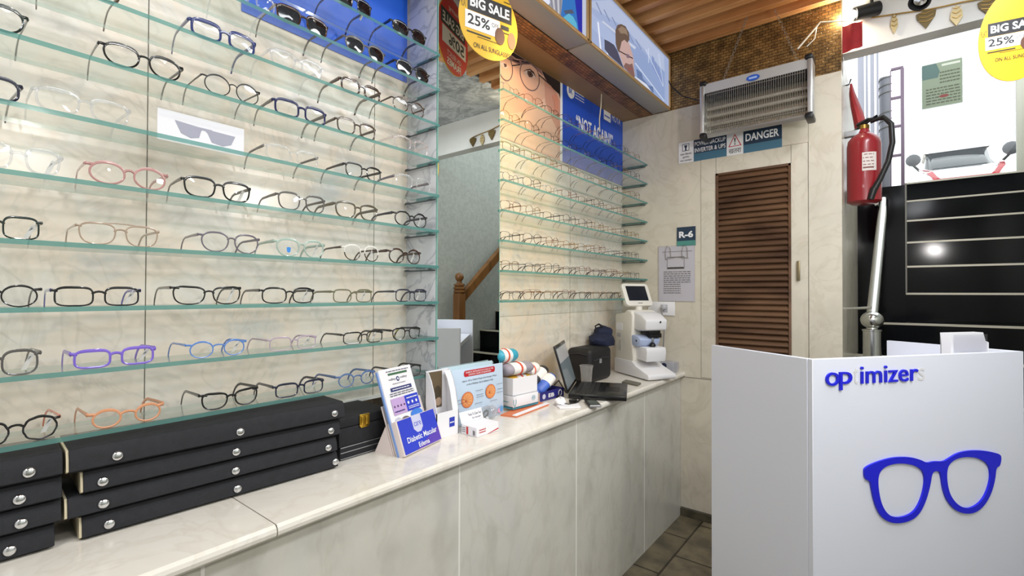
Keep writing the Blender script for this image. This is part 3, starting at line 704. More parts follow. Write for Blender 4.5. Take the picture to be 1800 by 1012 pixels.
for (k, u0, u1, v, sty, col, opt, look) in T:
    ya, yb = aX(u0, v, XG).y, aX(u1, v, XG).y
    if ya > yb: ya, yb = yb, ya
    W = yb-ya
    W = min(max(W, .122), .150)
    if u0 < 0: yc = yb-W/2
    else: yc = (ya+yb)/2
    sun = opt.get('lens') == 'sun'
    o = make_glasses('sunglasses' if sun else 'eyeglasses', W, sty, col, **opt)
    o.location = (XG, yc, zl(k)+.0053); o.rotation_euler = (0, 0, PI/2+random.uniform(-.03, .03))
    tag(o, look+', '+LV[k], 'sunglasses' if sun else 'eyeglasses', 'glasses on the long left rack')
    if 'sticker' in look:
        g = MB(); g.add([(-.036+.007*x, -.0004, .017+.008*z) for x, z in ((-.8, .8), (0, 1), (.8, .8), (.7, -.5), (0, -1), (-.7, -.5))], [(0, 1, 2, 3, 4, 5)], mat('blue_sticker', '2f86d8', .5)); g.build('lens_sticker', o, smooth=False)
# the corner rack: thin wire frames, about nine to a shelf
kinds = [('round', 'gold', 'gold round'), ('panto', 'gun', 'gunmetal rounded'), ('rect', 'wireblack', 'black rectangular'), ('oval', 'silver', 'silver oval'), ('avi', 'copper', 'copper aviator'), ('soft', 'gold', 'gold softly rectangular'), ('panto', 'copper', 'brown rounded')]
proto = {}
NTH = ['nearest the mirror', 'second from the mirror', 'third from the mirror', 'fourth from the mirror', 'fifth from the mirror', 'sixth from the mirror', 'seventh from the mirror', 'eighth from the mirror', 'nearest the end wall']
rr = random.Random(5)
for k in range(8):
    for i in range(9):
        y = 1.60+i*.158+rr.uniform(-.006, .006)
        j = rr.choice([0, 1, 1, 2, 2, 3, 4, 5, 6]) if k < 6 else rr.choice([1, 2, 2, 4, 6, 5])
        sty, col, nm = kinds[j]
        loc = (XG-.006, y, zl(k)+.0053); rz = PI/2+rr.uniform(-.12, .12)
        lab = nm+' wire eyeglasses, '+NTH[i]+', '+ORD[k]+' shelf of the corner rack'
        j = (j, k >= 6)
        if j not in proto:
            o = make_glasses('eyeglasses', .136, sty, col, metal=True, N=24, tagged=k >= 6); proto[j] = o
            o.location = loc; o.rotation_euler = (0, 0, rz); tag(o, lab, 'eyeglasses', 'wire glasses on the corner rack')
        else: copytree(proto[j], loc, rz, lab, 'wire glasses on the corner rack')
# printed paper standing on the fifth shelf
a = Art(aX(277, 187, -1.30), (0, 1, 0), (0, 0, 1))
z0 = zl(4)+.0053; c = [a.px(*p) for p in ((277, 187), (432, 221), (428, 263), (277, 232))]
wd = c[1][0]-.004; ht = a.O.z-z0-.002
o = thing('printed_paper', 'white paper with a grey printed pair of sunglasses, standing on the fifth highest shelf', 'paper', (-1.30, a.O.y, z0))
a.O = V((0, 0, 0)); g = MB(); g.box((-.0008, 0, 0), (0, wd, ht), mat('paper_white', 'e9e8ee', .7)); g.build('sheet', o, smooth=False)
m = mat('print_grey', 'a3a4b4', .7)
def P(x, y): return (x*wd, y*ht)
PS = P
def P(x, y): return PS(.08+.84*x, .2+.62*y)
a.poly([P(*p) for p in ((.12, .86), (.5, .76), (.47, .6), (.44, .2), (.33, .08), (.2, .25))], m); a.poly([P(*p) for p in ((.5, .76), (.96, .72), (.9, .2), (.78, .02), (.62, .1), (.56, .55))], m); a.poly([P(*p) for p in ((.4, .78), (.62, .78), (.62, .66), (.4, .66))], m)
a.build('print', o)
# ================================================================== posters behind the shelves
def lm(name, c, r=.45): return mat('print_'+name, c, r)
K = lm('ink', '1c1c20'); WH = lm('white', 'f1f1f3'); BL = lm('poster_blue', '1f4fc0')
yA, zA, zB = aX(985, 130, XW+.004).y, 2.10, 2.533
o = thing('face_poster', 'large poster of a face wearing round glasses, behind the corner rack', 'poster', (XW+.001, YP1, zA))
a = Art((XW+.003, YP1, zA), (0, 1, 0), (0, 0, 1)); L = V(o.location)
g = MB(); g.box(V((XW, YP1, zA))-L, V((XW+.003, yA+.04, zB))-L, WH); g.build('sheet', o, smooth=False)
def c6(p): return a.px(880+p[0]*.17788, 80+p[1]*.17788)
def clip(p): return (min(max(p[0], 0), yA-YP1), min(max(p[1], 0.001), zB-zA-.001))
def F(pts, m): a.poly([clip(c6(p)) for p in pts], m)
a.rect(0, 0, yA-YP1, zB-zA, lm('skin', 'dcab92'))
SK2 = lm('skin_warm', 'cf9580'); HA = lm('hair', '2a2022')
F([(-60, 700), (300, 640), (430, 520), (560, 640), (560, 1100), (-60, 1100)], lm('skin_light', 'e6bda6'))
F([(430, 330), (520, 420), (600, 560), (600, 900), (520, 760), (440, 560)], SK2)
F([(-80, -60), (300, -60), (620, 120), (640, 560), (575, 480), (520, 430), (440, 330), (400, 190), (330, 130), (250, 95), (150, 130), (60, 60)], HA)
F([(-60, 60), (60, 60), (150, 140), (240, 105), (330, 140), (395, 200), (420, 300), (300, 190), (180, 190), (60, 130), (-60, 110)], lm('hair_soft', '8a6560'))
F([(110, 135), (180, 150), (190, 175), (120, 150)], HA); F([(200, 150), (260, 135), (330, 165), (365, 215), (300, 180), (215, 178)], HA)
F([(225, 262), (255, 244), (285, 240), (318, 268), (345, 318), (300, 322), (255, 300)], lm('sclera', 'd8beb2')); F([(262, 248), (300, 254), (322, 296), (306, 316), (278, 312), (262, 284)], lm('iris', '5a4138')); F([(278, 268), (296, 272), (304, 296), (290, 300)], HA); F([(220, 258), (255, 236), (290, 232), (325, 262), (350, 318), (318, 275), (288, 244), (255, 246)], HA)
F([(-10, 180), (30, 165), (75, 215), (40, 230)], lm('sclera', 'd8beb2')); F([(25, 175), (55, 185), (58, 210), (36, 216)], lm('iris', '4d3a35'))
F([(505, 500), (545, 468), (570, 540), (565, 660), (525, 660), (535, 580)], lm('ear', 'd58a72'))
def gring(cx, cy, rx, ry):
    pts = [clip(c6((cx+rx*math.cos(t), cy+ry*math.sin(t)+.45*rx*math.cos(t)))) for t in [2*PI*i/28 for i in range(28)]]
    for i in range(28): a.line(pts[i], pts[(i+1) % 28], .005, lm('spectacle_grey', '6b5a5c')); a.h -= .00012
gring(285, 300, 95, 140); gring(45, 215, 70, 130)
a.line(c6((110, 200)), c6((190, 190)), .005, HA); a.line(c6((375, 290)), c6((560, 450)), .007, HA)
a.build('print', o, True)
# blue lens poster
yC, yD = aX(989, 130, XW+.004).y, aX(1093, 210, XW+.004).y
o = thing('blue_poster', 'deep blue poster with white lettering at the far end of the corner rack', 'poster', (XW+.001, yC, zA)); L = V(o.location)
g = MB(); g.box(V((XW, yC+.001, zA))-L, V((XW+.0045, YE-.002, zB))-L, BL); g.build('sheet', o, smooth=False)
a = Art((XW+.0045, yC, zA), (0, 1, 0), (0, 0, 1))
x0, y1 = a.px(1012.5, 210.5); x1, y0 = a.px(1077, 254)
yb0 = a.px(1014, 227)[1]; a.text('“NOT AGAIN!”', x0, yb0, x1, yb0+.085, WH, .02)
a.build('headline', o, True); cx, cy = a.px(1003, 160); a.ell(cx, cy, .042, .042, WH); a.text('BK', cx-.02, cy-.015, cx+.02, cy+.015, BL, .03)
for q in range(3): x, y = a.px(1011, 163+q*5); a.scribble(x, y, x+.1, y+.012, WH, 1, q)
a.build('round_badge', o, True); x, y = a.px(1061, 209); x2, _ = a.px(1073, 200); a.rect(x, y, x2, y+.085, WH); a.scribble(x+.01, y+.015, x2-.01, y+.04, BL, 1, 5)
a.build('square_logo', o, True); x, y = a.px(1075.5, 212); x2, _ = a.px(1090, 212); a.text('HOYA', x, y, min(x2, YE-yC-.02), y+.05, WH)
a.build('print', o, True)
o = thing('blue_backdrop_poster', 'plain bright blue poster behind the upper shelves of the long rack', 'poster', (XW+.001, .6, 2.16)); L = V(o.location)
g = MB(); g.box(V((XW, .58, 2.16))-L, V((XW+.004, YP0-.004, 2.533))-L, mat('poster_bright_blue', '1d5fd6', .4, noise=.12, nscale=3)); g.build('sheet', o, smooth=False)
# peeling strip in front of the blue poster
p, q = aX(1057, 157, -1.33), aX(1053, 232, -1.33)
o = thing('paper_strip', 'narrow curled off white strip hanging from the soffit before the blue poster', 'strip', (p.x, p.y, p.z))
d = q-p; g = MB(); g.tube([(0, 0, 2.531-p.z), (0.004, d.y*.1, 0), (.006, d.y*.55, d.z*.4), (0, d.y*.8, d.z*.7), (.004, d.y, d.z)], 1, mat('strip_paper', 'cfc3a8', .7), 6, flat=(.006, .002)); g.build('strip', o)

# ================================================================== light boxes
XL0, XL1, ZL0, ZL1 = -1.215, -1.1, 2.535, 2.868
M_box = mat('light_box_case', 'a9a5a2', .45, .3); M_rim = mat('light_box_rim', 'c9a877', .35, .4)
def lightbox(y0, y1, label, base):
    o = thing('light_box', label, 'light box', (XL1, (y0+y1)/2, ZL0), group='backlit advertising boxes under the ceiling'); L = V(o.location)
    g = MB(); g.box(V((XL0, y0, ZL0))-L, V((XL1-.004, y1, ZL1))-L, M_box); g.build('case', o, bevel=.002)
    g = MB(); t = .013
    for b in ((y0, ZL0, y1, ZL0+t), (y0, ZL1-t, y1, ZL1), (y0, ZL0, y0+t, ZL1), (y1-t, ZL0, y1, ZL1)):
        g.box(V((XL1-.006, b[0], b[1]))-L, V((XL1+.006, b[2], b[3]))-L, M_rim)
    g.build('rim', o, bevel=.0015)
    a = Art((XL1-.003, y0+t, ZL0+t), (0, 1, 0), (0, 0, 1)); wd, ht = y1-y0-2*t, ZL1-ZL0-2*t
    a.rect(0, 0, wd, ht, emit('lit_'+base, base, .85))
    return o, a, wd, ht
def EM(c, s=.85): return emit('lit_'+c, c, s)
o, a, wd, ht = lightbox(1.968, YE-.006, 'backlit box with a bearded man in glasses, next to the end wall', 'aebfe6')
def cl(p): return (min(max(p[0], 0), wd), min(max(p[1], 0), ht))
def c7(p): return cl(a.px(920+p[0]*.1977, p[1]*.1977))
def F(pts, c, s=.85): a.poly([c7(p) for p in pts], EM(c, s))
F([(580, 0), (770, 0), (1250, 500), (1255, 640), (900, 240), (600, 60)], 'c3d0ee'); F([(590, 100), (700, 200), (815, 320), (820, 420), (720, 350), (595, 240)], 'b9c9ee')
F([(930, 330), (1255, 640), (1255, 920), (1130, 800), (985, 680)], '9db2de'); F([(700, 180), (1000, 420), (990, 440), (700, 200)], 'd9e2f6')
for i in range(6): F([(640+i*70, 20+i*66), (690+i*70, 130+i*62), (700+i*70, 130+i*62), (650+i*70, 20+i*66)], '8a9cc4')
F([(655, 190), (668, 205), (690, 440), (678, 430)], 'f4f7ff', 1); F([(725, 350), (738, 360), (752, 490), (740, 480)], 'f4f7ff', 1)
F([(1000, 610), (1050, 650), (1060, 700), (1110, 760), (1150, 770), (1155, 830), (1010, 700)], '6f86b4')
for i in range(4): F([(1140+i*24, 490+i*50), (1160+i*24, 520+i*50), (1166+i*24, 640+i*45), (1140+i*24, 600+i*45)], '8fa3d6')
for p, q in (((1085, 440), (1240, 770)), ((1200, 480), (1240, 760)), ((990, 560), (1250, 900)), ((1110, 430), (1110, 560))): a.line(c7(p), c7(q), .006, EM('e3ebfb', .95))
F([(715, 350), (755, 370), (800, 400), (830, 450), (870, 560), (890, 610), (760, 495), (718, 440)], '4a5068')
F([(970, 670), (1005, 690), (1090, 750), (1135, 815), (1050, 745)], 'e9eef8')
F([(865, 370), (890, 355), (935, 380), (948, 430), (962, 470), (978, 540), (977, 600), (987, 660), (980, 692), (930, 645), (890, 605), (860, 520), (838, 450), (850, 420)], 'd5b3ad')
F([(885, 590), (905, 560), (940, 575), (962, 565), (976, 620), (986, 685), (975, 690), (930, 645), (890, 605)], '8d6a66')
F([(812, 270), (830, 225), (862, 215), (902, 235), (932, 290), (938, 352), (920, 382), (892, 355), (868, 372), (855, 430), (842, 470), (828, 440), (815, 390)], '6d5a50')
F([(835, 260), (870, 235), (910, 262), (925, 320), (895, 300), (860, 300)], '9c8672')
a.line(c7((845, 455)), c7((968, 522)), .006, EM('2c2a34')); F([(905, 478), (935, 488), (938, 520), (912, 515)], '8a7480'); F([(925, 600), (962, 608), (958, 622), (930, 618)], 'a05c58')
a.build('lit_picture', o, True)
o, a, wd, ht = lightbox(.62, 1.955, 'backlit box with pale and blue picture, cut off by the top of the photo', 'cfd6ee')
F([(100, -40), (225, -40), (235, 30), (210, 90), (130, 40)], 'e8ebfa', 1); F([(225, -40), (350, -40), (345, 200), (300, 190), (215, 95), (240, 20)], 'a9abb8')
for i in range(5): F([(235+i*22, -20), (246+i*22, -20), (262+i*18, 170), (254+i*18, 165)], 'e6e6ea' if i % 2 else '8d8f9c')
F([(-900, -900), (60, -60), (60, 30), (-900, -600)], 'bcc6e8'); F([(350, -40), (515, -40), (515, 340), (330, 190)], '2f7fd0'); F([(345, 160), (400, 120), (440, 150), (470, 210), (480, 300), (400, 240), (340, 195)], '63c3e6'); F([(355, 95), (430, 85), (450, 120), (370, 125)], '54617a'); F([(450, -40), (520, -40), (520, 330), (490, 310)], '1b2fb4')
a.build('lit_picture', o, True)

# ================================================================== end wall signs
def board(name, label, cat, x0, z0, x1, z1, Y, m, th=.004, part='plate'):
    o = thing(name, label, cat, (x0, Y, z0)); g = MB(); g.box((0, -th, 0), (x1-x0, 0, z1-z0), m); g.build(part, o, bevel=.0008, seg=1)
    return o, Art((0, -th, 0), (1, 0, 0), (0, 0, 1)), x1-x0, z1-z0
NAVY = lm('sign_navy', '22384f'); TEAL = lm('sign_teal', '45738c'); RED = lm('red', 'c5202b')
sx0, sx1 = -1.046, -.472; sz0, sz1 = 2.19, 2.325
o, a, wd, ht = board('danger_sign', 'white and navy danger notice under the heater reading power backup inverter', 'sign', sx0, sz0-.006, sx1, sz1-.01, YE-.001, WH)
xa, xb, xc = .094, .285, .376
a.rect(xa, 0, xb, ht, NAVY); a.rect(xa, 0, xb, ht*.36, TEAL); a.rect(xc, 0, wd, ht, NAVY); a.rect(xc, 0, wd, ht*.36, TEAL)
a.text('POWER BACKUP', xa+.006, ht*.70, xb-.006, ht*.90, WH, .015); a.text('INVERTER & UPS', xa+.006, ht*.40, xb-.006, ht*.60, WH, .015)
a.text('DANGER', xc+.012, ht*.50, wd-.015, ht*.84, WH, .02)
cx = (xb+xc)/2
a.poly([(cx-.036, ht*.38), (cx+.036, ht*.38), (cx, ht*.93)], RED); a.poly([(cx-.029, ht*.41), (cx+.029, ht*.41), (cx, ht*.86)], WH); a.poly([(cx-.004, ht*.75), (cx+.004, ht*.75), (cx+.002, ht*.54), (cx-.002, ht*.54)], K); a.ell(cx, ht*.48, .004, .004, K, 10)
a.text('खतरा', cx-.034, ht*.08, cx+.034, ht*.27, K); 
a.rect(.025, ht*.56, .067, ht*.9, NAVY); a.rect(.028, ht*.585, .064, ht*.875, WH); a.poly([(.036, ht*.83), (.056, ht*.83), (.05, ht*.66), (.042, ht*.66)], NAVY); a.ell(.046, ht*.62, .006, .005, NAVY, 10)
for i, t in enumerate(('पावर बैकअप', 'सुविधा', 'यहां उपलब्ध')): a.text(t, .012 if i != 1 else .026, ht*(.37-.16*i), .083 if i != 1 else .068, ht*(.48-.16*i), K)
a.build('print', o)
o, a, wd, ht = board('room_sign', 'small navy and green sign reading R-6 above the hanging document', 'sign', -1.057, 1.668, -.942, 1.786, YE-.001, NAVY)
a.rect(0, 0, wd, ht*.27, lm('sign_green', '4f8f86')); a.text('R-6', wd*.12, ht*.43, wd*.88, ht*.78, WH, .04); a.build('print', o)
# document in a plastic pouch
o = thing('hanging_document', 'printed white document in a clear pouch hanging on the end wall', 'document', (-1.179, YE-.001, 1.32))
PW, PH = .235, .355
g = MB(); g.box((0.004, -.003, .004), (PW-.004, -.001, PH-.004), mat('paper_lilac', 'dcd8de', .6)); g.build('sheet', o, smooth=False)
g = MB(); g.box((0, -.005, 0), (PW, -.0045, PH), glass('pouch_clear', (.96, .96, .97), 1, .05, .15)); g.build('pouch', o, smooth=False)
a = Art((0, -.0031, 0), (1, 0, 0), (0, 0, 1)); GR = lm('grey_ink', '77757d')
a.rect(PW*.25, PH*.58, PW*.72, PH*.80, GR); a.rect(PW*.265, PH*.605, PW*.705, PH*.785, mat('paper_lilac', 'dcd8de', .6)); a.rect(PW*.27, PH*.59, PW*.7, PH*.615, K); a.rect(PW*.12, PH*.885, PW*.92, PH*.893, GR)
a.scribble(PW*.16, PH*.33, PW*.88, PH*.55, GR, 6, 2); a.scribble(PW*.16, PH*.14, PW*.62, PH*.33, GR, 5, 9); a.build('print', o)
g = MB()
for x in (.065, .17): g.tube([(x-.012, -.006, PH-.09), (x-.016, -.008, PH-.04), (x-.004, -.008, PH+.0), (x+.016, -.007, PH-.02), (x+.02, -.006, PH-.08)], .0018, mat('string_grey', '8b8880', .8), 6)
g.tube([(.05, -.0065, PH-.085), (.12, -.0065, PH-.075), (.195, -.0065, PH-.083)], .0018, mat('string_grey', '8b8880', .8), 6); g.build('string', o)
# socket plate
o = thing('wall_socket', 'white wall socket plate with a plugged in grey lead behind the eye machine', 'socket', (-1.244, YE-.001, 1.232))
g = MB(); g.box((0, -.008, 0), (.175, 0, .088), mat('socket_white', 'eeedf0', .4)); g.build('plate', o, bevel=.003)
g = MB(); g.box((.085, -.009, .02), (.13, -.008, .07), mat('socket_grey', 'b9b8bc', .5)); g.lathe([(.017, 0), (.017, .02), (.011, .03)], mat('socket_grey', 'b9b8bc', .5), (.107, -.009, .052), 14, (0, -1, 0)); g.build('plug', o, bevel=.001)
g = MB(); g.tube([(.107, -.038, .05), (.108, -.05, .03), (.112, -.04, -.03), (.116, -.03, -.1), (.11, -.03, -.2), (.09, -.03, -.3)], .004, mat('lead_grey', '8d8c90', .5), 6); g.build('lead', o)

# ================================================================== infrared heater on chains
HX0, HX1, HY = -.835, -.33, 2.86
hz0, hz1 = aY(1246, 240, HY).z, aY(1240, 152, HY).z
o = thing('infrared_heater', 'silver infrared heater with a wire grille hanging on chains over the louvred door', 'heater', ((HX0+HX1)/2, HY, hz0)); L = V(o.location); L0 = (HX1-HX0)/2; HH = hz1-hz0
M_sil = mat('heater_silver', 'c3c3c2', .32, .75); M_wire = mat('heater_wire', 'a7a49b', .35, .8)
g = MB()
g.prism([(-L0, -.03, HH), (-L0, .055, HH+.012), (-L0, .075, HH-.03), (-L0, .06, .02), (-L0, -.01, -.012), (-L0, -.03, 0), (-L0, -.022, .012), (-L0, .045, .03), (-L0, .055, HH-.05), (-L0, -.022, HH-.05)], (2*L0, 0, 0), M_sil); g.build('housing', o, angle=25)
g = MB(); g.box((-L0, .04, .03), (L0, .05, HH-.05), mat('heater_reflector', 'b8b2a0', .25, .85)); g.build('reflector', o, smooth=False)
for s in (-1, 1):
    g = MB(); g.box((s*(L0+.0), -.045, .012), (s*(L0+.024), .06, HH-.008), M_sil); g.build('end_cheek', o, bevel=.006)
    for z0, z1 in ((-.016, .012), (HH-.008, HH+.016)):
        g = MB(); g.box((s*(L0-.012), -.048, z0), (s*(L0+.026), .065, z1), M_black); g.build('corner_cap', o, bevel=.008)
for z in (.065, .115, .16):
    g = MB(); g.tube([(-L0+.005, .012, z), (L0-.005, .012, z)], .009, mat('heater_tube', 'bfb8a8', .2, .2), 12); g.build('heating_tube', o)
g = MB(); n = 44
for i in range(n+1):
    x = -L0+.012+(2*L0-.024)*i/n; g.tube([(x, -.008, .014), (x, -.026, .03), (x, -.026, HH-.055), (x, -.012, HH-.045)], .0016, M_wire, 5)
for z in (.035, HH-.065): g.tube([(-L0+.01, -.0255, z), (L0-.01, -.0255, z)], .002, M_wire, 5)
g.build('grille', o)
g = MB(); g.box((-L0+.004, -.02, HH-.085), (L0-.004, .03, HH-.05), M_black); g.build('upper_baffle', o, smooth=False)
a = Art((0, -.0305, HH-.03), (1, 0, 0), (0, 0, 1)); a.ell(.0, .0, .033, .016, lm('badge_blue', '2657b8')); a.rect(-.02, -.005, .02, .005, lm('badge_pale', '9fb6e6')); a.build('badge', o)
def chain(p, q, parent, r=.0035, ll=.022):
    p, q = V(p), V(q); d = (q-p); n = max(2, int(d.length/(ll*.72))); d.normalize()
    e = d.cross(V((0, 1, 0))).normalized(); f = d.cross(e); g = MB()
    for i in range(n+1):
        c = p+(q-p)*(i/n); w_ = e if i % 2 else f
        g.tube([c+d*(ll/2*math.cos(t))+w_*(ll*.28*math.sin(t)) for t in [2*PI*k/10 for k in range(10)]], .0016, mat('chain_steel', 'a5a094', .35, .8), 4, closed=True, up=d.cross(w_))
    g.build('chain', parent)
c0 = aY(1268, 134, HY); c1 = aY(1311, 56, HY+.0); chain(V((c0.x, HY+.02, hz1+.005))-L, V((c1.x, HY+.02, 2.90))-L, o)
c0 = aY(1402, 95, HY); c1 = aY(1360, 26, HY); chain(V((c0.x, HY+.02, hz1+.01))-L, V((c1.x, HY+.02, 2.90))-L, o)
pa = aY(1166, 112, 2.97)
o = thing('black_cable', 'thin black cable drooping from the light box to the heater', 'cable', tuple(pa)); q = [aY(u, v, Y)-pa for u, v, Y in ((1166, 112, 2.97), (1170, 132, 2.99), (1181, 153, 2.995), (1200, 169, 2.99), (1234, 181, 2.93))]; q[-1] = V((-.86, 2.89, hz0+HH*.75))-pa
g = MB(); g.tube(q, .0035, M_black, 6); g.build('cable', o)

# ================================================================== spotlights, garland, banner
o = thing('track_spotlight', 'black cylindrical spotlight switched on, above the red cloth banner', 'spotlight', (-.165, 3.04, 2.87)); L = V(o.location)
pb = aY(1498, 26, 3.02); pe = aY(1533, 17, 3.06)
d = (pb-pe).normalized()
g = MB(); g.lathe([(.03, 0), (.034, .004), (.034, .115), (.03, .115), (.03, .1)], M_black, pb-d*.125-L, 18, d); g.build('barrel', o)
g = MB(); g.tube([pb-d*.09-L, pb-d*.09-L+V((.0, .03, .09))], .008, M_black, 8); g.build('arm', o)
g = MB(); g.ball(pb+d*.0-L, .022, emit('bulb_glow', 'fff0d8', 30), 14); g.build('bulb', o)
light('track_spot_glow', 'POINT', pb+d*.04, 5, (1, .85, .62), .02)
pb = aY(1616, 4, 2.3)
o = thing('ceiling_spotlight', 'black spotlight switched off, hanging from the ceiling over the stairs', 'spotlight', tuple(pb))
d = V((-.25, -.55, -.8)).normalized()
g = MB(); g.lathe([(.03, -.13), (.034, -.12), (.034, 0), (.027, 0), (.027, -.02), (.012, -.028)], M_black, (0, 0, 0), 20, d); g.build('barrel', o)
g = MB(); g.lathe([(.026, -.018), (.02, -.012), (.008, -.016)], M_chrome, (0, 0, 0), 16, d); g.build('lens', o)
g = MB(); g.tube([(0.02, .04, .07), (.02, .05, max(.1, 2.93-pb.z))], .008, M_black, 8); g.build('arm', o)
pa = aY(1470, 37, 2.985)
o = thing('white_cable', 'white lead running from the spotlight to the heater chain', 'cable', tuple(pa))
q = [aY(u, v, Y)-pa for u, v, Y in ((1500, 36, 3.03), (1478, 37, 2.99), (1442, 39, 2.97), (1426, 58, 2.94), (1402, 86, 2.9))]
g = MB(); g.tube(q, .0045, mat('lead_white', 'ddd6c8', .5), 6); r_ = [aY(u, v, Y)-pa for u, v, Y in ((1436, 44, 2.965), (1432, 68, 2.95), (1418, 82, 2.94))]; g.tube(r_, .003, mat('lead_white', 'ddd6c8', .5), 6); g.build('lead', o)
p, q = aY(1481, 95, 3.0), aY(1516, 38, 3.0)
o = thing('red_cloth_banner', 'small plain red cloth hanging below the lit spotlight', 'cloth', (p.x, 3.0, p.z))
dx, dz = q.x-p.x, q.z-p.z; mr_ = mat('red_cloth', '9c1f24', .8, noise=.15, nscale=30)
g = MB(); n = 9
vs = []
for j in (0, 1):
    for i in range(n):
        t = i/(n-1); yy = .006*math.sin(t*9)-.01
        vs += [V((dx*t, yy+j*.003, .012*t)), V((dx*t, yy+j*.003, dz))]
k = 2*n
fs = [(2*i, 2*i+2, 2*i+3, 2*i+1) for i in range(n-1)]+[(k+2*i+1, k+2*i+3, k+2*i+2, k+2*i) for i in range(n-1)]+[(2*i, k+2*i, k+2*i+2, 2*i+2) for i in range(n-1)]+[(2*i+1, 2*i+3, k+2*i+3, k+2*i+1) for i in range(n-1)]+[(1, k+1, k, 0), (k-2, 2*k-2, 2*k-1, k-1)]
g.add(vs, fs, mr_); g.build('cloth', o, angle=70)
Yg = 3.09
pa = aY(1535, 30, Yg)
o = thing('gold_garland', 'gold string garland with leaf ornaments along the white lintel', 'garland', tuple(pa)); M_gold = mat('garland_gold', 'a8874a', .35, .6)
pts = [(1532, 31), (1572, 25), (1600, 21), (1630, 17), (1660, 11), (1690, 4), (1730, -3), (1752, -6)]
g = MB(); g.tube([aY(u, v, Yg)-pa for u, v in pts], .004, M_gold, 6); g.build('string', o)
for (u, v, wd, ht, dark) in ((1572, 25, .030, .1, 0), (1628, 18, .075, .09, 1), (1681, 9, .045, .1, 0), (1738, -3, .075, .08, 1)):
    c = aY(u, v, Yg)-pa; g = MB()
    sh = [(0, 0), (-.5, -.12), (-.45, -.4), (-.15, -.8), (0, -1), (.15, -.8), (.45, -.4), (.5, -.12)] if dark else [(0, 0), (-.45, -.3), (-.5, -.6), (0, -1), (.5, -.6), (.45, -.3)]
    g.prism([c+V((x*wd, -.004, z*ht)) for x, z in sh], (0, .008, 0), mat('leaf_dark', '6b5a34', .5, .3) if dark else mat('leaf_pale', 'c9b78a', .5, .3))
    for i in range(3): g.tube([c+V((0, -.006, -ht*(.2+.22*i))), c+V((wd*.35, -.006, -ht*(.1+.22*i)))], .002, M_gold, 4); g.tube([c+V((0, -.006, -ht*(.2+.22*i))), c+V((-wd*.35, -.006, -ht*(.1+.22*i)))], .002, M_gold, 4)
    g.build('leaf_ornament', o)

# ================================================================== hanging sale signs
YEL = lm('sale_yellow', 'dcae14'); BRN = lm('lens_brown', '5d3a28'); SRED = lm('sale_red', 'd8392f'); CRM = lm('cream', 'efe6d4')
def sale_sign(label, c, ang, rx, rz, tilt=0, backred=True, ztop=2.9):
    """egg shaped card; c = centre"""
    o = thing('sale_sign', label, 'sign', tuple(c), group='hanging sale signs')
    U = V((math.cos(ang), math.sin(ang), 0)); W = V((0, 0, 1)); N = U.cross(W)
    n = 40
    def egg(t): 
        s_, k = math.sin(t), math.cos(t); return (rx*k*(1-.08*s_), rz*s_)
    pts = [U*egg(2*PI*i/n)[0]+W*egg(2*PI*i/n)[1]-N*.0015 for i in range(n)]
    g = MB(); g.prism(pts, N*.003, YEL); g.build('card', o, angle=30)
    a = Art(N*.0017, U, W); R = rx
    a.poly([(-.72*R, .10*R+.0), (.78*R, .10*R), (.78*R, .62*R), (-.72*R, .62*R)], K)
    a.text('BIG SALE', -.64*R, .22*R, .70*R, .52*R, WH, .03)
    a.text('FLAT', -.93*R, .14*R, -.75*R, .36*R, lm('ochre', '7d6410'), .01)
    a.rect(-.80*R, -.42*R, .36*R, .08*R, WH); a.text('25%', -.72*R, -.30*R, .02*R, .00*R, K, .02); a.text('OFF', .08*R, -.16*R, .32*R, -.04*R, K)
    a.rect(.40*R, -.12*R, .68*R, .0*R, K); a.rect(-.74*R, -.54*R, .05*R, -.50*R, K); a.rect(-.4*R, -.60*R, .3*R, -.585*R, K); a.rect(.4*R, -.22*R, .78*R, -.2*R, K)
    a.ell(.36*R, -.36*R, .17*R, .25*R, BRN); a.ell(.78*R, -.38*R, .14*R, .25*R, lm('lens_brown_light', '8d6b50'))
    a.text('ON ALL SUNGLASSES', -.52*R, -.92*R, .72*R, -.78*R, K)
    a.scribble(.5*R, .68*R, .72*R, .74*R, K, 1, 3)
    a.build('front_print', o)
    b = Art(-N*.0017, -U, W)
    b.poly([(egg(2*PI*i/n)[0]*.995, egg(2*PI*i/n)[1]*.995) for i in range(n)], SRED)
    b.text('Amazing', -.6*R, .68*R, .3*R, .86*R, CRM); b.rect(-.78*R, .12*R, .78*R, .6*R, lm('dark_green', '24352f')); b.text('BIG SALE', -.68*R, .2*R, .68*R, .5*R, CRM, .02)
    b.rect(-.84*R, -.42*R, .7*R, .08*R, CRM); b.text('50%', -.72*R, -.34*R, .3*R, .0, lm('dark_green', '24352f'), .02)
    b.text('ON SELECT', -.5*R, -.7*R, .4*R, -.55*R, CRM); b.text('FRAMES', -.5*R, -.98*R, .4*R, -.76*R, CRM, .02); b.build('back_print', o)
    g = MB(); g.tube([(0, 0, rz*.98), (.002, 0, ztop-c[2])], .0012, mat('thread', 'dcdad2', .7), 5); g.build('thread', o)
    return o
# lowest point of the first card hangs just in front of the mirror
rx, rz = .128, .146
pbm = V((-1.169, 1.338, 2.236))
sale_sign('yellow sale sign hanging in front of the mirror, its red back reflected', pbm+V((0, 0, rz)), math.radians(90-17.2), rx, rz, ztop=2.53)
c = aY(1781, 62, 2.62); sale_sign('yellow sale sign hanging at the right edge of the photo over the stairs', c, math.radians(8), .099, .175, ztop=2.9)

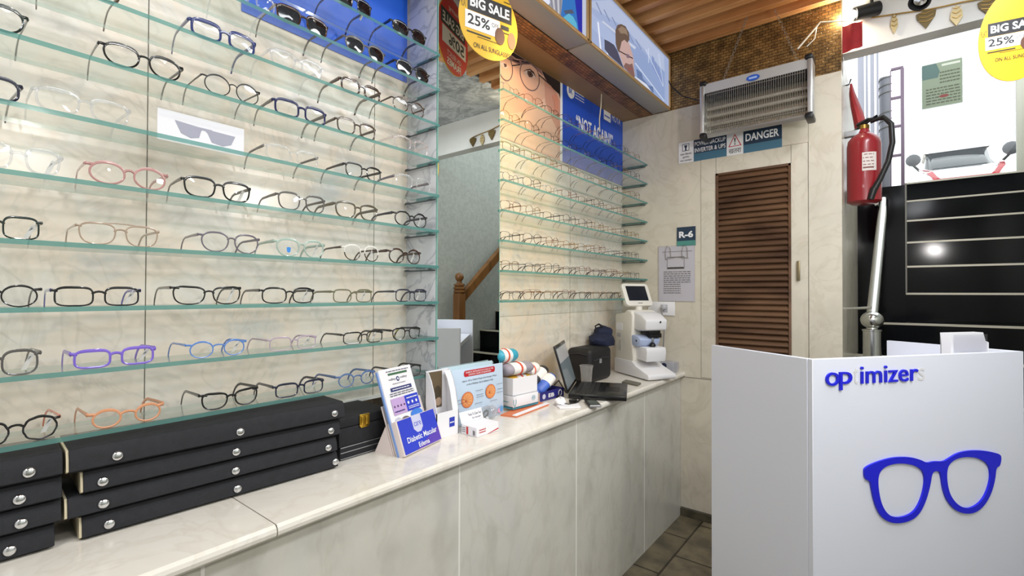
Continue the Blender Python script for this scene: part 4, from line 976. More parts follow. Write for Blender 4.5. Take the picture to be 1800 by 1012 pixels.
# ================================================================== fire extinguisher and steel railing
ex, ey = -.115, 3.22
ez = 1.37+(516-357)/845.2*(ey*.785+.12*.62)
o = thing('fire_extinguisher', 'red fire extinguisher with a black hose hanging beside the stairs', 'fire extinguisher', (ex, ey, ez))
M_xr = mat('extinguisher_red', '8e1d25', .3, coat=.3); R, H = .077, .375
g = MB(); g.lathe([(.058, 0), (.066, .006), (R, .012), (R, H-.06), (R*.93, H-.03), (R*.7, H-.008), (.03, H+.008), (.024, H+.03)], M_xr, n=28); g.build('cylinder', o)
g = MB(); g.lathe([(.026, H+.03), (.026, H+.05), (.018, H+.055), (.018, H+.07)], mat('brass', 'a08040', .3, .9), n=16); g.build('valve', o)
g = MB(); g.tube([(-.03, -.01, H+.055), (.02, -.02, H+.075), (.09, -.035, H+.06)], 1, M_black, 8, flat=(.011, .009)); g.tube([(-.06, -.0, H+.02), (0, -.015, H+.05), (.06, -.03, H+.085)], 1, M_black, 8, flat=(.011, .006)); g.build('lever', o)
g = MB(); g.tube([(.03, -.02, H+.06), (.085, -.035, H+.07), (.118, -.05, H+.02), (.122, -.06, H-.08), (.105, -.07, .2), (.07, -.078, .11), (.045, -.08, .06)], [.011, .013, .013, .013, .013, .013, .016], M_black, 10); g.tube([(.045, -.08, .065), (.03, -.082, .01)], [.017, .015], M_black, 10); g.build('hose', o)
vd = V((-ex, -ey, 0)).normalized(); sd = V((0, 0, 1)).cross(vd)
for nm, (h0, h1), m, t in (('paper_label', (.165, .262), mat('label_pale', 'd9cfc9', .6), (.2, .95)),):
    g = MB(); nn = 12; vs = []
    for i in range(nn+1):
        an = t[0]-.3+(t[1]+.1-t[0])*i/nn; dd = vd*math.cos(an)+sd*math.sin(an); vs += [dd*(R+.001)+V((0, 0, h0)), dd*(R+.001)+V((0, 0, h1))]
    g.add(vs, [(2*i, 2*i+2, 2*i+3, 2*i+1) for i in range(nn)], m)
    for q in range(5):
        vs = []; z = h0+.012+q*.018
        for i in range(nn-1):
            an = t[0]-.25+(t[1]-t[0])*i/nn; dd = vd*math.cos(an)+sd*math.sin(an); vs += [dd*(R+.0016)+V((0, 0, z)), dd*(R+.0016)+V((0, 0, z+(.008 if q == 0 else .004)))]
        g.add(vs, [(2*i, 2*i+2, 2*i+3, 2*i+1) for i in range(nn-2) if (i+q) % 4 or q == 0], mat('label_ink', '7a4a48', .6))
    g.build(nm, o, smooth=False)
g = MB(); g.box((-.085, -.02, H+.0), (-.0, .02, H+.03), M_grey); g.build('wall_bracket', o, bevel=.002)
p = aY(1497, 145, 3.3)
o = thing('red_cloth', 'folded red cloth on a hook above the fire extinguisher', 'cloth', (-.14, 3.32, 2.0)); L = V(o.location)
q = [aY(u, v, 3.32)-L for u, v in ((1496, 148), (1498, 165), (1503, 185), (1509, 205), (1514, 228))]
g = MB(); g.tube(q, [.012, .03, .045, .055, .06], mat('red_cloth_shiny', 'a8262c', .45, noise=.3, nscale=14), 12, flat=(1, .5)); g.build('cloth', o)
g = MB(); g.tube([q[0]+V((-.06, 0, .0)), q[0]+V((-.01, 0, 0)), q[0]+V((0, 0, .03))], .004, M_black, 6); g.build('hook', o)

bx, by = -.085, 3.3
bz = aY(1532, 566, by).z
o = thing('steel_railing', 'polished steel stair railing with a ball on its post', 'railing', (bx, by, 0))
g = MB(); g.lathe([(.042, .077), (.042, bz-.05), (.046, bz-.048), (.046, bz-.04), (.026, bz-.036), (.022, bz-.015)], M_steel, n=24); g.build('post', o)
g = MB(); g.ball((0, 0, bz+.012), .054, M_steel, 22, (1, 1, .88)); g.build('ball', o)
e = aY(1553, 352, 4.42)
g = MB(); d = e-V((bx, by, bz)); g.tube([V((0, .02, bz+.03)), V((0, 0, bz))+d], .0275, M_steel, 16); g.build('handrail', o)
g = MB(); g.tube([V((0, 0, bz))+d*.985, V((-.05, 0, bz-.02))+d*.985], .012, M_steel, 10); g.build('wall_fixing', o)
g = MB(); z = aY(1500, 540, by).z; g.tube([(-.003, .0, z+.0), (-.115, .02, z-.01)], .008, M_steel, 8); g.build('tie_bar', o)

# ================================================================== reception desk
C0, CL, CR, RB = V((-.195, 1.76, 0)), V((-.566, 2.0, 0)), V((.372, 2.505, 0)), V((-.01, 2.711, 0)); ZD = 1.167
o = thing('reception_desk', 'white reception desk with raised blue lettering and a blue spectacles emblem', 'desk', (0, 0, 0)); cen = (C0+CL+CR+RB)/4
def panel(p, q, z0, z1, t=.018):
    d = (q-p).normalized(); nn = V((-d.y, d.x, 0))
    if nn.dot(cen-p) < 0: nn = -nn
    return d, nn
o.location = tuple(cen); L = cen
M_lam2 = M_white
M_lamedge = mat('panel_edge', 'f4f4f6', .4)
def pan(name, p, q, z0=0, z1=ZD):
    d, nn = panel(p, q, 0, 0); g = MB(); g.obox(p-L+V((0, 0, z0)), q-p, nn*.018, (0, 0, z1-z0), M_white); return g.build(name, o, bevel=.0012, seg=1)
pan('front_panel', C0, CR); pan('side_panel', C0+(CL-C0).normalized()*.018, CL); pan('side_panel', CR+(RB-CR).normalized()*.018, RB)
d, nn = panel(C0, CR, 0, 0)
g = MB(); zs = ZD-.13
g.prism([p-L+V((0, 0, zs)) for p in (C0+nn*.02+d*.03, CR+nn*.02-d*.03, RB+(CR-RB).normalized()*.02-d*.03, CL+(C0-CL).normalized()*.02+d*.03)], (0, 0, .025), M_white); g.build('work_surface', o, smooth=False)
aw = Art(C0, d, (0, 0, 1)); a = Art(C0-L, d, (0, 0, 1))
LOGO = mat('logo_blue', '1216d2', .4); GH = mat('logo_ghost', 'd6d6d8', .5)
def P2(u, v): return aw.px(u, v)
class Solid:  # raised lettering: extrude flat polygons of an Art outward
    pass
def raised(polys, m, name, th=.006):
    g = MB()
    for pts in polys: g.prism([a.O+a.U*x+a.W*y+a.N*.0004 for x, y in pts], a.N*th, m)
    return g.build(name, o, angle=30)
def raised_text(t, x0, y0, x1, y1, m, name, th=.005, bold=.0):
    c = bpy.data.curves.new('t', 'FONT'); c.body = t; c.size = 1; c.offset = bold; c.resolution_u = 4; c.extrude = .5; c.fill_mode = 'BOTH'
    ob = bpy.data.objects.new('t', c); COL.objects.link(ob); dg = bpy.context.evaluated_depsgraph_get(); dg.update(); me = ob.evaluated_get(dg).to_mesh()
    vs = [v.co.copy() for v in me.vertices]; fs = [tuple(p.vertices) for p in me.polygons]; ob.evaluated_get(dg).to_mesh_clear(); bpy.data.objects.remove(ob); bpy.data.curves.remove(c)
    xa, xb = min(v.x for v in vs), max(v.x for v in vs); ya, yb = min(v.y for v in vs), max(v.y for v in vs)
    g = MB(); g.add([a.O+a.U*(x0+(x1-x0)*(v.x-xa)/(xb-xa))+a.W*(y0+(y1-y0)*(v.y-ya)/(yb-ya))+a.N*(.0004+th*(v.z+.5)) for v in vs], fs, m); return g.build(name, o, smooth=False)
# lettering
xs = {}
for k, u in dict(o=1450, p=1473.5, p2=1496, t=1500, t2=1508, i=1511.5, e2=1612, s=1613, s2=1625).items(): xs[k] = P2(u, 660)[0]
yb = P2(1515, 674)[1]; xh = P2(1515, 651.5)[1]; yt = P2(1512, 644)[1]; yd = P2(1478, 685)[1]
raised_text('o', xs['o'], yb-.001, xs['p'], xh, LOGO, 'letter_o')
raised_text('p', xs['p']+.001, yd, xs['p2'], xh, LOGO, 'letter_p')
raised_text('t', xs['t'], yb, xs['t2'], yt, GH, 'letter_t_ghost', .0008)
raised_text('imizer', xs['i'], yb, xs['e2'], yt, LOGO, 'lettering')
raised_text('s', xs['s'], yb, xs['s2'], xh, GH, 'letter_s_ghost', .0008)
# spectacles emblem
def cr(p): return P2(1200+p[0]*.4468, 560+p[1]*.4468)
out = [(708, 600), (712, 582), (760, 560), (820, 543), (880, 541), (925, 550), (955, 566), (985, 558), (1020, 560), (1040, 548), (1075, 526), (1120, 516), (1170, 516), (1215, 523), (1244, 532), (1246, 552), (1240, 578), (1226, 582), (1222, 630), (1205, 690), (1175, 738), (1140, 762), (1100, 764), (1065, 750), (1035, 715), (1018, 670), (1010, 610), (1003, 598), (985, 596), (974, 606), (968, 650), (950, 715), (925, 765), (890, 792), (840, 803), (800, 795), (770, 770), (750, 725), (736, 660), (733, 636), (712, 630)]
h1 = [(762, 620), (775, 590), (805, 572), (850, 565), (900, 572), (935, 590), (947, 620), (945, 660), (930, 715), (905, 757), (870, 775), (830, 780), (798, 765), (775, 725), (764, 670)]
h2 = [(1032, 600), (1040, 570), (1068, 548), (1110, 540), (1155, 545), (1190, 565), (1203, 590), (1204, 630), (1190, 680), (1165, 720), (1130, 742), (1100, 742), (1070, 725), (1045, 690), (1034, 645)]
def holed(outer, holes, m, name, th):
    bm = bmesh.new(); edges = []
    def sm(pts, it=2):
        for _ in range(it):
            r = []
            for i in range(len(pts)):
                p, q = pts[i], pts[(i+1) % len(pts)]; r += [(p[0]*.75+q[0]*.25, p[1]*.75+q[1]*.25), (p[0]*.25+q[0]*.75, p[1]*.25+q[1]*.75)]
            pts = r
        return pts
    for pts in [outer]+holes:
        pts = [cr(p) for p in sm(pts)]
        vv = [bm.verts.new(a.O+a.U*x+a.W*y+a.N*.0004) for x, y in pts]
        edges += [bm.edges.new((vv[i], vv[(i+1) % len(vv)])) for i in range(len(vv))]
    bmesh.ops.triangle_fill(bm, use_beauty=True, use_dissolve=False, edges=edges, normal=a.N)
    for f in list(bm.faces):
        c = f.calc_center_median(); rel = c-a.O; x, y = rel.dot(a.U), rel.dot(a.W)
        for h in holes:
            hp = [cr(p) for p in sm(h)]; ins = False
            for i in range(len(hp)):
                (x1, y1), (x2, y2) = hp[i], hp[i-1]
                if (y1 > y) != (y2 > y) and x < (x2-x1)*(y-y1)/(y2-y1)+x1: ins = not ins
            if ins: bm.faces.remove(f); break
    r = bmesh.ops.extrude_face_region(bm, geom=list(bm.faces)); bmesh.ops.translate(bm, verts=[v for v in r['geom'] if isinstance(v, bmesh.types.BMVert)], vec=a.N*th)
    bmesh.ops.recalc_face_normals(bm, faces=bm.faces)
    me = bpy.data.meshes.new(name); bm.to_mesh(me); bm.free(); me.materials.append(m); ob = bpy.data.objects.new(name, me); COL.objects.link(ob); ob.parent = o
holed(out, [h1, h2], LOGO, 'spectacles_emblem', .006)
# card holder standing on the desk
ph_ = aZ(1735, 622, ZD); hd = d
o = thing('card_holder', 'white slanted card holder standing inside the reception desk', 'holder', (ph_.x+nn.x*.05, ph_.y+nn.y*.05, zs+.025))
hw = .088
g = MB(); zt = ZD+.068-zs-.025
g.prism([-hd*hw*1.05+nn*.0, hd*hw*1.05, hd*hw*1.05+V((0, 0, zt-.035)), hd*hw*.95+V((0, 0, zt-.03))+nn*.004, hd*hw*.93+V((0, 0, zt))+nn*.01, -hd*hw*.93+V((0, 0, zt))+nn*.01, -hd*hw*1.02+V((0, 0, zt-.04))], nn*.03, mat('holder_white', 'e3e3e8', .3)); g.build('body', o)
g = MB(); g.obox(-hd*hw*.9+V((0, 0, .02))-nn*.004, hd*hw*1.8, nn*.003, V((0, 0, zt-.025)), glass('holder_clear', (.95, .95, .97), 1, .06)); g.build('clear_front', o, smooth=False)
# ================================================================== things on the counter
M_tray = mat('tray_black_cloth', '1b1c22', .75, noise=.25, nscale=60, bump=.25, bscale=500)
M_cream = mat('tray_end_cream', 'c9bda0', .7); M_gold2 = mat('latch_gold', 'c9a13c', .25, .9); M_strip = mat('case_silver_strip', 'b5b7bb', .3, .8)
EZ = V((.061, .998, 0)).normalized(); EN = V((EZ.y, -EZ.x, 0))
def tray(z, h, front, y0, y1, snaps, label, big):
    """long flat case: front = line of its lower front edge (x at y=0.2)"""
    p0 = V((front+(y0-.2)*.061, y0, z)); ln = (V((front+(y1-.2)*.061, y1, z))-p0).length
    o = thing('display_tray', label, 'display tray', tuple(p0+EZ*(ln/2)), group='black display trays stacked under the shelves'); L = V(o.location)
    dep = min(.150, -(XW+.004)+p0.x-.002)
    pr = [(-dep, 0), (-.014, 0), (-.014, .004), (0, .006), (-.004, h*.6), (-.010, h-.004), (-.014, h-.001), (-dep, h-.001)]
    g = MB(); g.prism([p0+EN*x+V((0, 0, q))-L+EZ*.004 for x, q in pr], EZ*(ln-.004), M_tray); g.build('body', o, bevel=.001, seg=1)
    g = MB(); g.prism([p0+EN*x+V((0, 0, q))-L for x, q in [(-dep, .002), (-.014, .002), (-.003, .007), (-.007, h*.6), (-.014, h-.003), (-dep, h-.003)]], EZ*.0038, M_cream); e_ = g.build('end_panel', o); e_['label'] = 'cream end panel'
    for y in snaps:
        c = p0+EZ*(y-y0)+EN*(-.002)+V((0, 0, h*.42))-L
        g = MB(); g.lathe([(.0095, -.002), (.0095, .0015), (.008, .0035), (.0045, .005), (0, .0055)], M_chrome, c, 18, EN+V((0, 0, .12))); s = g.build('snap_button', o); s['label'] = 'chrome snap button'
hs = [.046, .044, .046, .048]; z = ZC
pos = ['lowest', 'second from the bottom', 'third from the bottom', 'topmost']
snB = [(.235, .735), (.247, .72), (.247, .722), (.268, .73)]
y0B = [.217, .195, .217, .195]; y1B = [.752, .747, .754, .764]; xf = [-1.238, -1.234, -1.232, -1.226]
for i in range(4):
    yy = [(.262, .498), (.252, .492), (.25, .492), (.271, .498)][i]
    tray(z, hs[i], xf[i], y0B[i], y1B[i], (yy[0], y1B[i]-.04 if False else yy[1], [.745, .722, .728, .735][i]), pos[i]+' long black display tray with a cream end beside the hard case', i == 3); z += hs[i]
z = ZC
for i in range(4):
    u, v = [(18, 978), (38, 933), (35, 895), (52, 843)][i]; ys_ = aX(u, v, xf[i]-.01).y
    y1 = aX([95, 110, 108, 118][i], v-10, xf[i]-.01).y
    tray(z, hs[i], xf[i]-.004, -.36, min(y1, y0B[i]-.004), (ys_,), pos[i]+' black display tray at the left edge of the photo', False); z += hs[i]
# hard cases
def hardcase(z0, z1, dep, label, name):
    o = thing('hard_case', label, 'case', (-1.245, .873, z0)); return o
y0, y1 = .783, .962
o = hardcase(ZC, .925, .3, 'flat black case with silver strips under the case with the gold latch', ''); L = V(o.location)
g = MB(); g.box(V((-1.53, y0, ZC))-L, V((-1.247, y1, .925))-L, M_tray); g.build('body', o, bevel=.003)
g = MB()
for zz in (.8885, .906, .921): g.box(V((-1.529, y0+.002, zz))-L, V((-1.2455, y1-.002, zz+.0022))-L, M_strip)
g.build('metal_strip', o, smooth=False)
g = MB(); g.box(V((-1.248, .935, .890))-L, V((-1.238, .960, .924))-L, mat('latch_dark', '3a3a36', .3, .8)); g.box(V((-1.24, .941, .896))-L, V((-1.236, .954, .918))-L, M_grey); g.build('latch', o, bevel=.002)
o = hardcase(.9252, 1.006, .3, 'black hard case with a gold latch beside the brochure holder', ''); L = V(o.location)
g = MB(); g.box(V((-1.53, y0-.004, .9252))-L, V((-1.245, y1+.004, .978))-L, M_tray); g.build('body', o, bevel=.002)
g = MB(); g.box(V((-1.53, y0-.004, .979))-L, V((-1.245, y1+.004, 1.006))-L, M_tray); g.build('lid', o, bevel=.004)
c = aX(640, 738, -1.244); g = MB()
g.prism([V((-1.2445, c.y+dx, c.z+dz))-L for dx, dz in ((-.017, .019), (.017, .019), (.018, -.014), (.011, -.021), (-.011, -.021), (-.017, -.014))], (.004, 0, 0), M_gold2); g.box(V((-1.2405, c.y-.013, c.z-.012))-L, V((-1.2375, c.y-.002, c.z+.014))-L, M_gold2); g.box(V((-1.2405, c.y+.002, c.z-.012))-L, V((-1.2375, c.y+.013, c.z+.014))-L, M_gold2)
l_ = g.build('latch', o, bevel=.001); l_['label'] = 'gold latch'

# brochure holder with leaflets
M_card = mat('card_pinkwhite', 'e6d9d6', .6); M_cw = mat('card_white', 'efeef2', .5); BB = lm('brochure_blue', '2c3fc4'); PU = lm('brochure_purple', '5a3fb0')
bl, br_, tl = aZ(712, 803, ZC+.004), aZ(777, 772, ZC+.004), None
e = (br_-bl); ew = e.length; e = e/ew
nb = V((e.y, -e.x, 0))           # outward
o = thing('brochure_holder', 'white card holder of leaflets with a blue pocket reading Diabetic Macular Edema', 'brochure holder', tuple((bl+br_)/2-V((0, 0, .004)))); L = V(o.location)
lean = V((0, 0, 1))-nb*.36; lean.normalize(); nf = e.cross(lean)
hp = .105
g = MB(); t = .034
g.obox(bl-L, e*ew, -nf*t, lean*hp, M_card); g.build('pocket', o, bevel=.0015)
a = Art(bl-L+nf*.0006, e, lean); a.N = nf
a.rect(ew*.02, hp*.03, ew*.98, hp*.99, BB); a.poly([(ew*.3, hp*.03), (ew*.98, hp*.03), (ew*.98, hp*.45)], PU)
a.poly([(ew*.36, hp*.99), (ew*.36, hp*.62), (ew*.43, hp*.5), (ew*.53, hp*.5), (ew*.6, hp*.62), (ew*.6, hp*.99)], lm('badge_white', 'c9cbe6'))
a.text('care', ew*.39, hp*.68, ew*.57, hp*.80, BB); a.text('Diabetic Macular', ew*.14, hp*.30, ew*.92, hp*.46, WH, .012); a.text('Edema', ew*.38, hp*.08, ew*.66, hp*.22, WH, .012)
p_ = a.build('pocket_print', o)
# back board and easel leg
g = MB(); g.obox(bl-L-nf*(t+.004), e*ew, -nf*.004, lean*.16, M_card); g.prism([bl-L-nf*(t+.01)+e*.0, bl-L-nf*(t+.0)-V((nb.x, nb.y, 0))*.09-V((0, 0, .004)), bl-L-nf*(t+.01)+lean*.1], e*.004, M_card); g.build('easel_back', o, bevel=.0008, seg=1)
lo = bl-L-nf*.016+lean*.004+e*.001
lw, lh = ew*.80, .262
g = MB(); g.obox(lo-nf*.004-e*.004, e*lw, -nf*.006, lean*(lh-.004), mat('leaflet_blue_edge', '7fa0dc', .6)); g.build('leaflet_stack', o)
g = MB(); g.obox(lo, e*lw, -nf*.004, lean*lh, M_cw); g.build('leaflet', o, smooth=False)
a = Art(lo+nf*.0004, e, lean); a.N = nf; GRN = lm('green_bar', '3f6a4a'); LNV = lm('leaf_navy', '2b3170'); LIL = lm('lilac_panel', 'c3a4d6'); INK = lm('fine_ink', '5a5668')
def R(x0, y0, x1, y1, m): a.rect(lw*x0, lh*y0, lw*x1, lh*y1, m)
R(.24, .915, .84, .94, GRN); a.scribble(lw*.2, lh*.95, lw*.9, lh*.975, INK, 1, 1)
a.text('valley', lw*.22, lh*.845, lw*.44, lh*.88, INK); a.ell(lw*.5, lh*.86, lw*.045, lh*.03, LNV); a.ell(lw*.5, lh*.86, lw*.02, lh*.015, WH); a.text('valley', lw*.57, lh*.85, lw*.8, lh*.885, INK)
R(.2, .72, .86, .765, LNV); a.scribble(lw*.25, lh*.73, lw*.8, lh*.755, WH, 1, 4); a.scribble(lw*.14, lh*.66, lw*.9, lh*.71, INK, 2, 5); a.scribble(lw*.3, lh*.8, lw*.7, lh*.815, INK, 1, 6)
R(.12, .45, .53, .64, LIL); R(.53, .45, .97, .64, BB)
for i in range(4): a.ell(lw*(.18+.1*i), lh*.545, lw*.022, lh*.013, lm('dot_plum', '54325f'))
for i in range(3): a.ell(lw*(.61+.13*i), lh*.55, lw*.028, lh*.018, WH)
a.scribble(lw*.58, lh*.47, lw*.93, lh*.51, WH, 2, 7); a.scribble(lw*.15, lh*.47, lw*.45, lh*.5, LNV, 1, 8); a.scribble(lw*.58, lh*.59, lw*.93, lh*.62, WH, 1, 9)
a.ell(lw*.78, lh*.40, lw*.19, lh*.055, lm('cap_blue', '3f7fd8')); a.ell(lw*.4, lh*.36, lw*.14, lh*.05, lm('hair_grey', '6d6468')); a.ell(lw*.18, lh*.37, lw*.1, lh*.05, lm('coat_grey', 'b9bccb')); a.build('leaflet_print', o)

# leaflet dispenser with curved sides
o = thing('leaflet_dispenser', 'white curved cardboard dispenser with a small blue square, behind the brochure holder', 'dispenser', (-1.212, 1.147, ZC)); o.scale = (1, .82, 1); L = V(o.location)
side = [(.03, 0), (.03, .085), (.026, .1), (.016, .15), (.002, .19), (-.012, .215), (-.028, .22), (-.028, 0)]
inn = [(.03, .1), (.016, .145), (-.004, .178), (-.025, .198), (-.045, .2), (-.045, .1)]
for y in (-.06, .062):
    g = MB(); g.prism([V((x, y, z)) for x, z in side], (0, .003, 0), M_cw); g.build('side_panel', o)
g = MB(); g.box((.027, -.06, 0), (.03, .065, .085), M_cw); g.box((-.028, -.06, 0), (-.025, .065, .22), M_cw); g.build('pocket', o, smooth=False)
g = MB(); n = len(side); 
arc = [(.03, .085), (.026, .1), (.016, .15), (.002, .19), (-.012, .215)]
for (x0, z0), (x1, z1) in zip(arc, arc[1:]): g.add([(x0, .03, z0), (x0, .065, z0), (x1, .065, z1), (x1, .03, z1)], [(0, 1, 2, 3)], M_cw)
g.build('curved_rim', o)
a = Art((.0304, -.06, 0), (0, 1, 0), (0, 0, 1)); a.rect(.07, .03, .1, .062, lm('square_blue', '2236b0')); a.scribble(.073, .04, .097, .05, WH, 1, 2); a.build('pocket_print', o)
a = Art((-.0246, -.055, .09), (0, 1, 0), (0, 0, 1)); a.rect(0, 0, .085, .125, lm('rock_brown', '6a5a44')); a.ell(.03, .03, .028, .022, lm('rock_tan', '9a8566')); a.ell(.06, .05, .02, .025, lm('rock_dark', '4b4030')); a.ell(.065, .02, .018, .014, lm('rock_pink', 'b59a86')); a.build('picture', o)

# info boards
def eye(a, cx, cy, rx, ry):
    a.ell(cx, cy, rx*1.06, ry*1.06, lm('eye_rim', 'c7512c')); a.ell(cx, cy, rx, ry, lm('eye_orange', 'e58a4e')); a.ell(cx+rx*.05, cy+ry*.05, rx*.8, ry*.8, lm('eye_light', 'eda468')); a.ell(cx-rx*.35, cy-ry*.2, rx*.1, ry*.08, lm('eye_spot', '9c3a1d'))
    for i in range(9):
        t = i*.7; a.line((cx-rx*.3, cy-ry*.1), (cx+rx*.75*math.cos(t), cy+ry*.75*math.sin(t)), rx*.035, lm('eye_vein', 'c8612f'))
q0, q1 = aZ(790, 752, ZC)+V((.016, 0, 0)), aZ(882, 726, ZC)+V((.010, 0, 0)); e = q1-q0; ew = e.length; e /= ew
M_bd = mat('board_paleblue', 'c9dbee', .35)
o = thing('information_board', 'pale blue board with two orange retina pictures and a red heading', 'board', tuple(q0)); nn_ = V((e.y, -e.x, 0)); up = (V((0, 0, 1))-nn_*.03).normalized(); HB = .205
g = MB(); g.obox((0, 0, 0), e*ew, -nn_*.004, up*HB, M_bd); g.build('board', o, bevel=.002)
a = Art(nn_*.0003, e, up); a.N = e.cross(up)
a.rect(ew*.24, HB*.855, ew*.80, HB*.965, RED); a.ell(ew*.24, HB*.91, ew*.025, HB*.055, RED); a.ell(ew*.80, HB*.91, ew*.025, HB*.055, RED)
a.text('DIABETIC RETINOPATHY IS ONE OF THE', ew*.25, HB*.915, ew*.79, HB*.945, WH, .01); a.text('LEADING CAUSE OF BLINDNESS', ew*.3, HB*.872, ew*.74, HB*.902, WH, .01)
a.text('Approx. 30 Lac Diabetic People above the age of 40 yrs', ew*.18, HB*.76, ew*.86, HB*.80, K); a.text('at risk of blindness due to diabetes in India', ew*.26, HB*.70, ew*.78, HB*.735, K)
eye(a, ew*.27, HB*.44, ew*.105, HB*.135); eye(a, ew*.72, HB*.5, ew*.095, HB*.125)
for i, (x, y) in enumerate(((.42, .56), (.43, .48), (.43, .44), (.40, .33), (.84, .6), (.85, .5), (.84, .44), (.70, .31), (.05, .46), (.05, .40), (.22, .24))): a.scribble(ew*x, HB*y, ew*min(x+.14, .97), HB*(y+.02), INK, 1, i)
a.ell(ew*.9, HB*.1, ew*.05, HB*.05, lm('pinkish', 'e6a7c4')); a.ell(ew*.93, HB*.12, ew*.04, HB*.06, lm('skyblue', '6aa6dd')); a.scribble(ew*.3, HB*.05, ew*.8, HB*.16, lm('faint', '93a3b5'), 4, 20); a.build('print', o)
q0, q1 = aX(770, 745, -1.345), aX(852, 700, -1.335)
o = thing('information_board', 'pale board with a black and white photo, standing behind the retina board', 'board', (-1.252, 1.19, ZC)); e = V((.02, 1, 0)).normalized(); nn_ = V((e.y, -e.x, 0)); up = (V((0, 0, 1))-nn_*.02).normalized(); ew, HB = .27, .218
g = MB(); g.obox((0, 0, 0), e*ew, -nn_*.004, up*HB, mat('board_paleteal', 'c3d9e3', .35)); g.build('board', o, bevel=.003)
a = Art(nn_*.0003, e, up); a.N = e.cross(up); a.text('CONSULT TO YOUR CONSULTANT EYE OR A SUGAR SPECIALIST', ew*.04, HB*.865, ew*.93, HB*.905, INK)
a.rect(0, HB*.1, ew*.36, HB*.78, lm('photo_white', 'd5dade'))
for x, y, r1, r2 in ((.04, .62, .05, .09), (.15, .7, .06, .05), (.24, .6, .05, .12), (.1, .42, .05, .1), (.25, .36, .06, .09), (.16, .25, .04, .06)): a.ell(ew*(x+.02), HB*y, ew*r1, HB*r2, K)
a.build('print', o)

# small carton
p0, p1, p2 = aZ(806, 758, ZC), aZ(838, 769, ZC), aZ(875, 757, ZC)
ex_, ey_ = (p0-p1), (p2-p1); ex_ = V((-1, .05, 0))*.075; ey_ = V((.02, 1, 0))*.112
o = thing('medicine_carton', 'small white carton with a red stripe and a lifted lid flap', 'box', tuple(p1)); H = .032
g = MB(); g.obox((0, 0, 0), ex_, ey_, (0, 0, H), M_cw); g.build('carton', o, bevel=.001, seg=1)
g = MB(); g.obox(V((0, 0, H+.0005))+ex_, ey_, V((-.001, 0, 0)), V((-.012, 0, .036)), M_cw); g.build('flap', o, smooth=False)
a = Art(V((0, -.0002, 0))+ex_, -ex_, (0, 0, 1)); le = ex_.length; a.rect(le*.33, H*.1, le*.45, H*.9, RED); a.scribble(le*.05, H*.2, le*.28, H*.8, INK, 3, 3)
for i in range(6): a.rect(le*(.76+.025*i), H*.15, le*(.772+.025*i), H*.65, K)
a.build('end_print', o)
a = Art(V((.0003, 0, 0)), ey_, (0, 0, 1)); le = ey_.length; a.scribble(le*.1, H*.3, le*.4, H*.8, RED, 2, 3); a.poly([(le*.45, H*.03), (le*.98, H*.03), (le*.98, H*.35)], RED); a.poly([(le*.55, H*.03), (le*.98, H*.03), (le*.98, H*.2)], WH); a.build('front_print', o)
d_ = V((-.012, 0, .036)); a = Art(V((.0006, 0, H+.0005))+ex_, ey_, d_); le = ey_.length; lh2 = d_.length; a.N = V(ey_).cross(d_).normalized()
a.text('Twice To Clean Your', le*.35, lh2*.5, le*.95, lh2*.75, INK); a.text('Eye Eyesight', le*.5, lh2*.15, le*.9, lh2*.35, INK); a.build('flap_print', o)
# crumpled clear pouch behind it
c = aZ(862, 742, ZC); o = thing('clear_pouch', 'crumpled clear plastic pouch with a black ring behind the small carton', 'pouch', (c.x-.03, c.y+.02, ZC)); M_pl = glass('pouch_plastic', (.93, .94, .95), 1.2, .12, .12, .25, (.85, .87, .9))
bm_ = MB(); bm_.ball((0, 0, .027), .04, M_pl, 14, (.5, 1.5, .66)); r_ = random.Random(2); bm_.v = [p+V((r_.uniform(-.004, .004), r_.uniform(-.006, .006), r_.uniform(-.004, .004) if p.z > .006 else 0)) for p in bm_.v]; bm_.build('pouch', o, smooth=False)
g = MB(); g.ring((.006, -.02, .028), (0, 1, 0), (.3, 0, .9), .014, .004, M_black, 16); g.build('ring', o)

# boxes and soft spectacle cases by the laptop
o = thing('thin_folder', 'orange and white paper folder lying under the white and teal box', 'folder', tuple(aZ(915, 727, ZC)))
L = V(o.location); fp = [aZ(880, 731, ZC), aZ(908, 734, ZC), aZ(965, 712, ZC), aZ(938, 706, ZC)]
g = MB(); g.prism([p-L for p in fp], (0, 0, .006), mat('folder_orange', 'd97c52', .6)); g.build('cover', o); g = MB(); g.prism([fp[0]*.25+fp[1]*.75-L+V((0, 0, .006)), fp[1]-L+V((0, 0, .006)), fp[2]-L+V((0, 0, .006)), fp[2]*.8+fp[3]*.2-L+V((0, 0, .006))], (0, 0, .004), M_cw); g.build('sheets', o)
def boxat(name, label, cat, u0, v0, u1, v1, u2, v2, zb, h, m, bev=.0015):
    """u1: nearest bottom corner; u0 / u2 its neighbours left and right"""
    p0, p1, p2 = aZ(u0, v0, zb), aZ(u1, v1, zb), aZ(u2, v2, zb)
    o = thing(name, label, cat, tuple(p1)); return o, p0-p1, p2-p1
zb = ZC+.0105
o = thing('tissue_carton', 'white and teal flat carton under the white open box of spectacle cases', 'box', tuple(aZ(902, 720, zb))); P1 = V(o.location)
ey_ = aZ(946, 709, zb)-P1; ex_ = V((-ey_.y, ey_.x, 0)).normalized()*.085; H = .052
g = MB(); g.obox((0, 0, 0), ex_, ey_, (0, 0, H), M_cw); g.build('carton', o, bevel=.002)
TL = lm('teal', '3f98ad'); DT = lm('deep_teal', '1f5468')
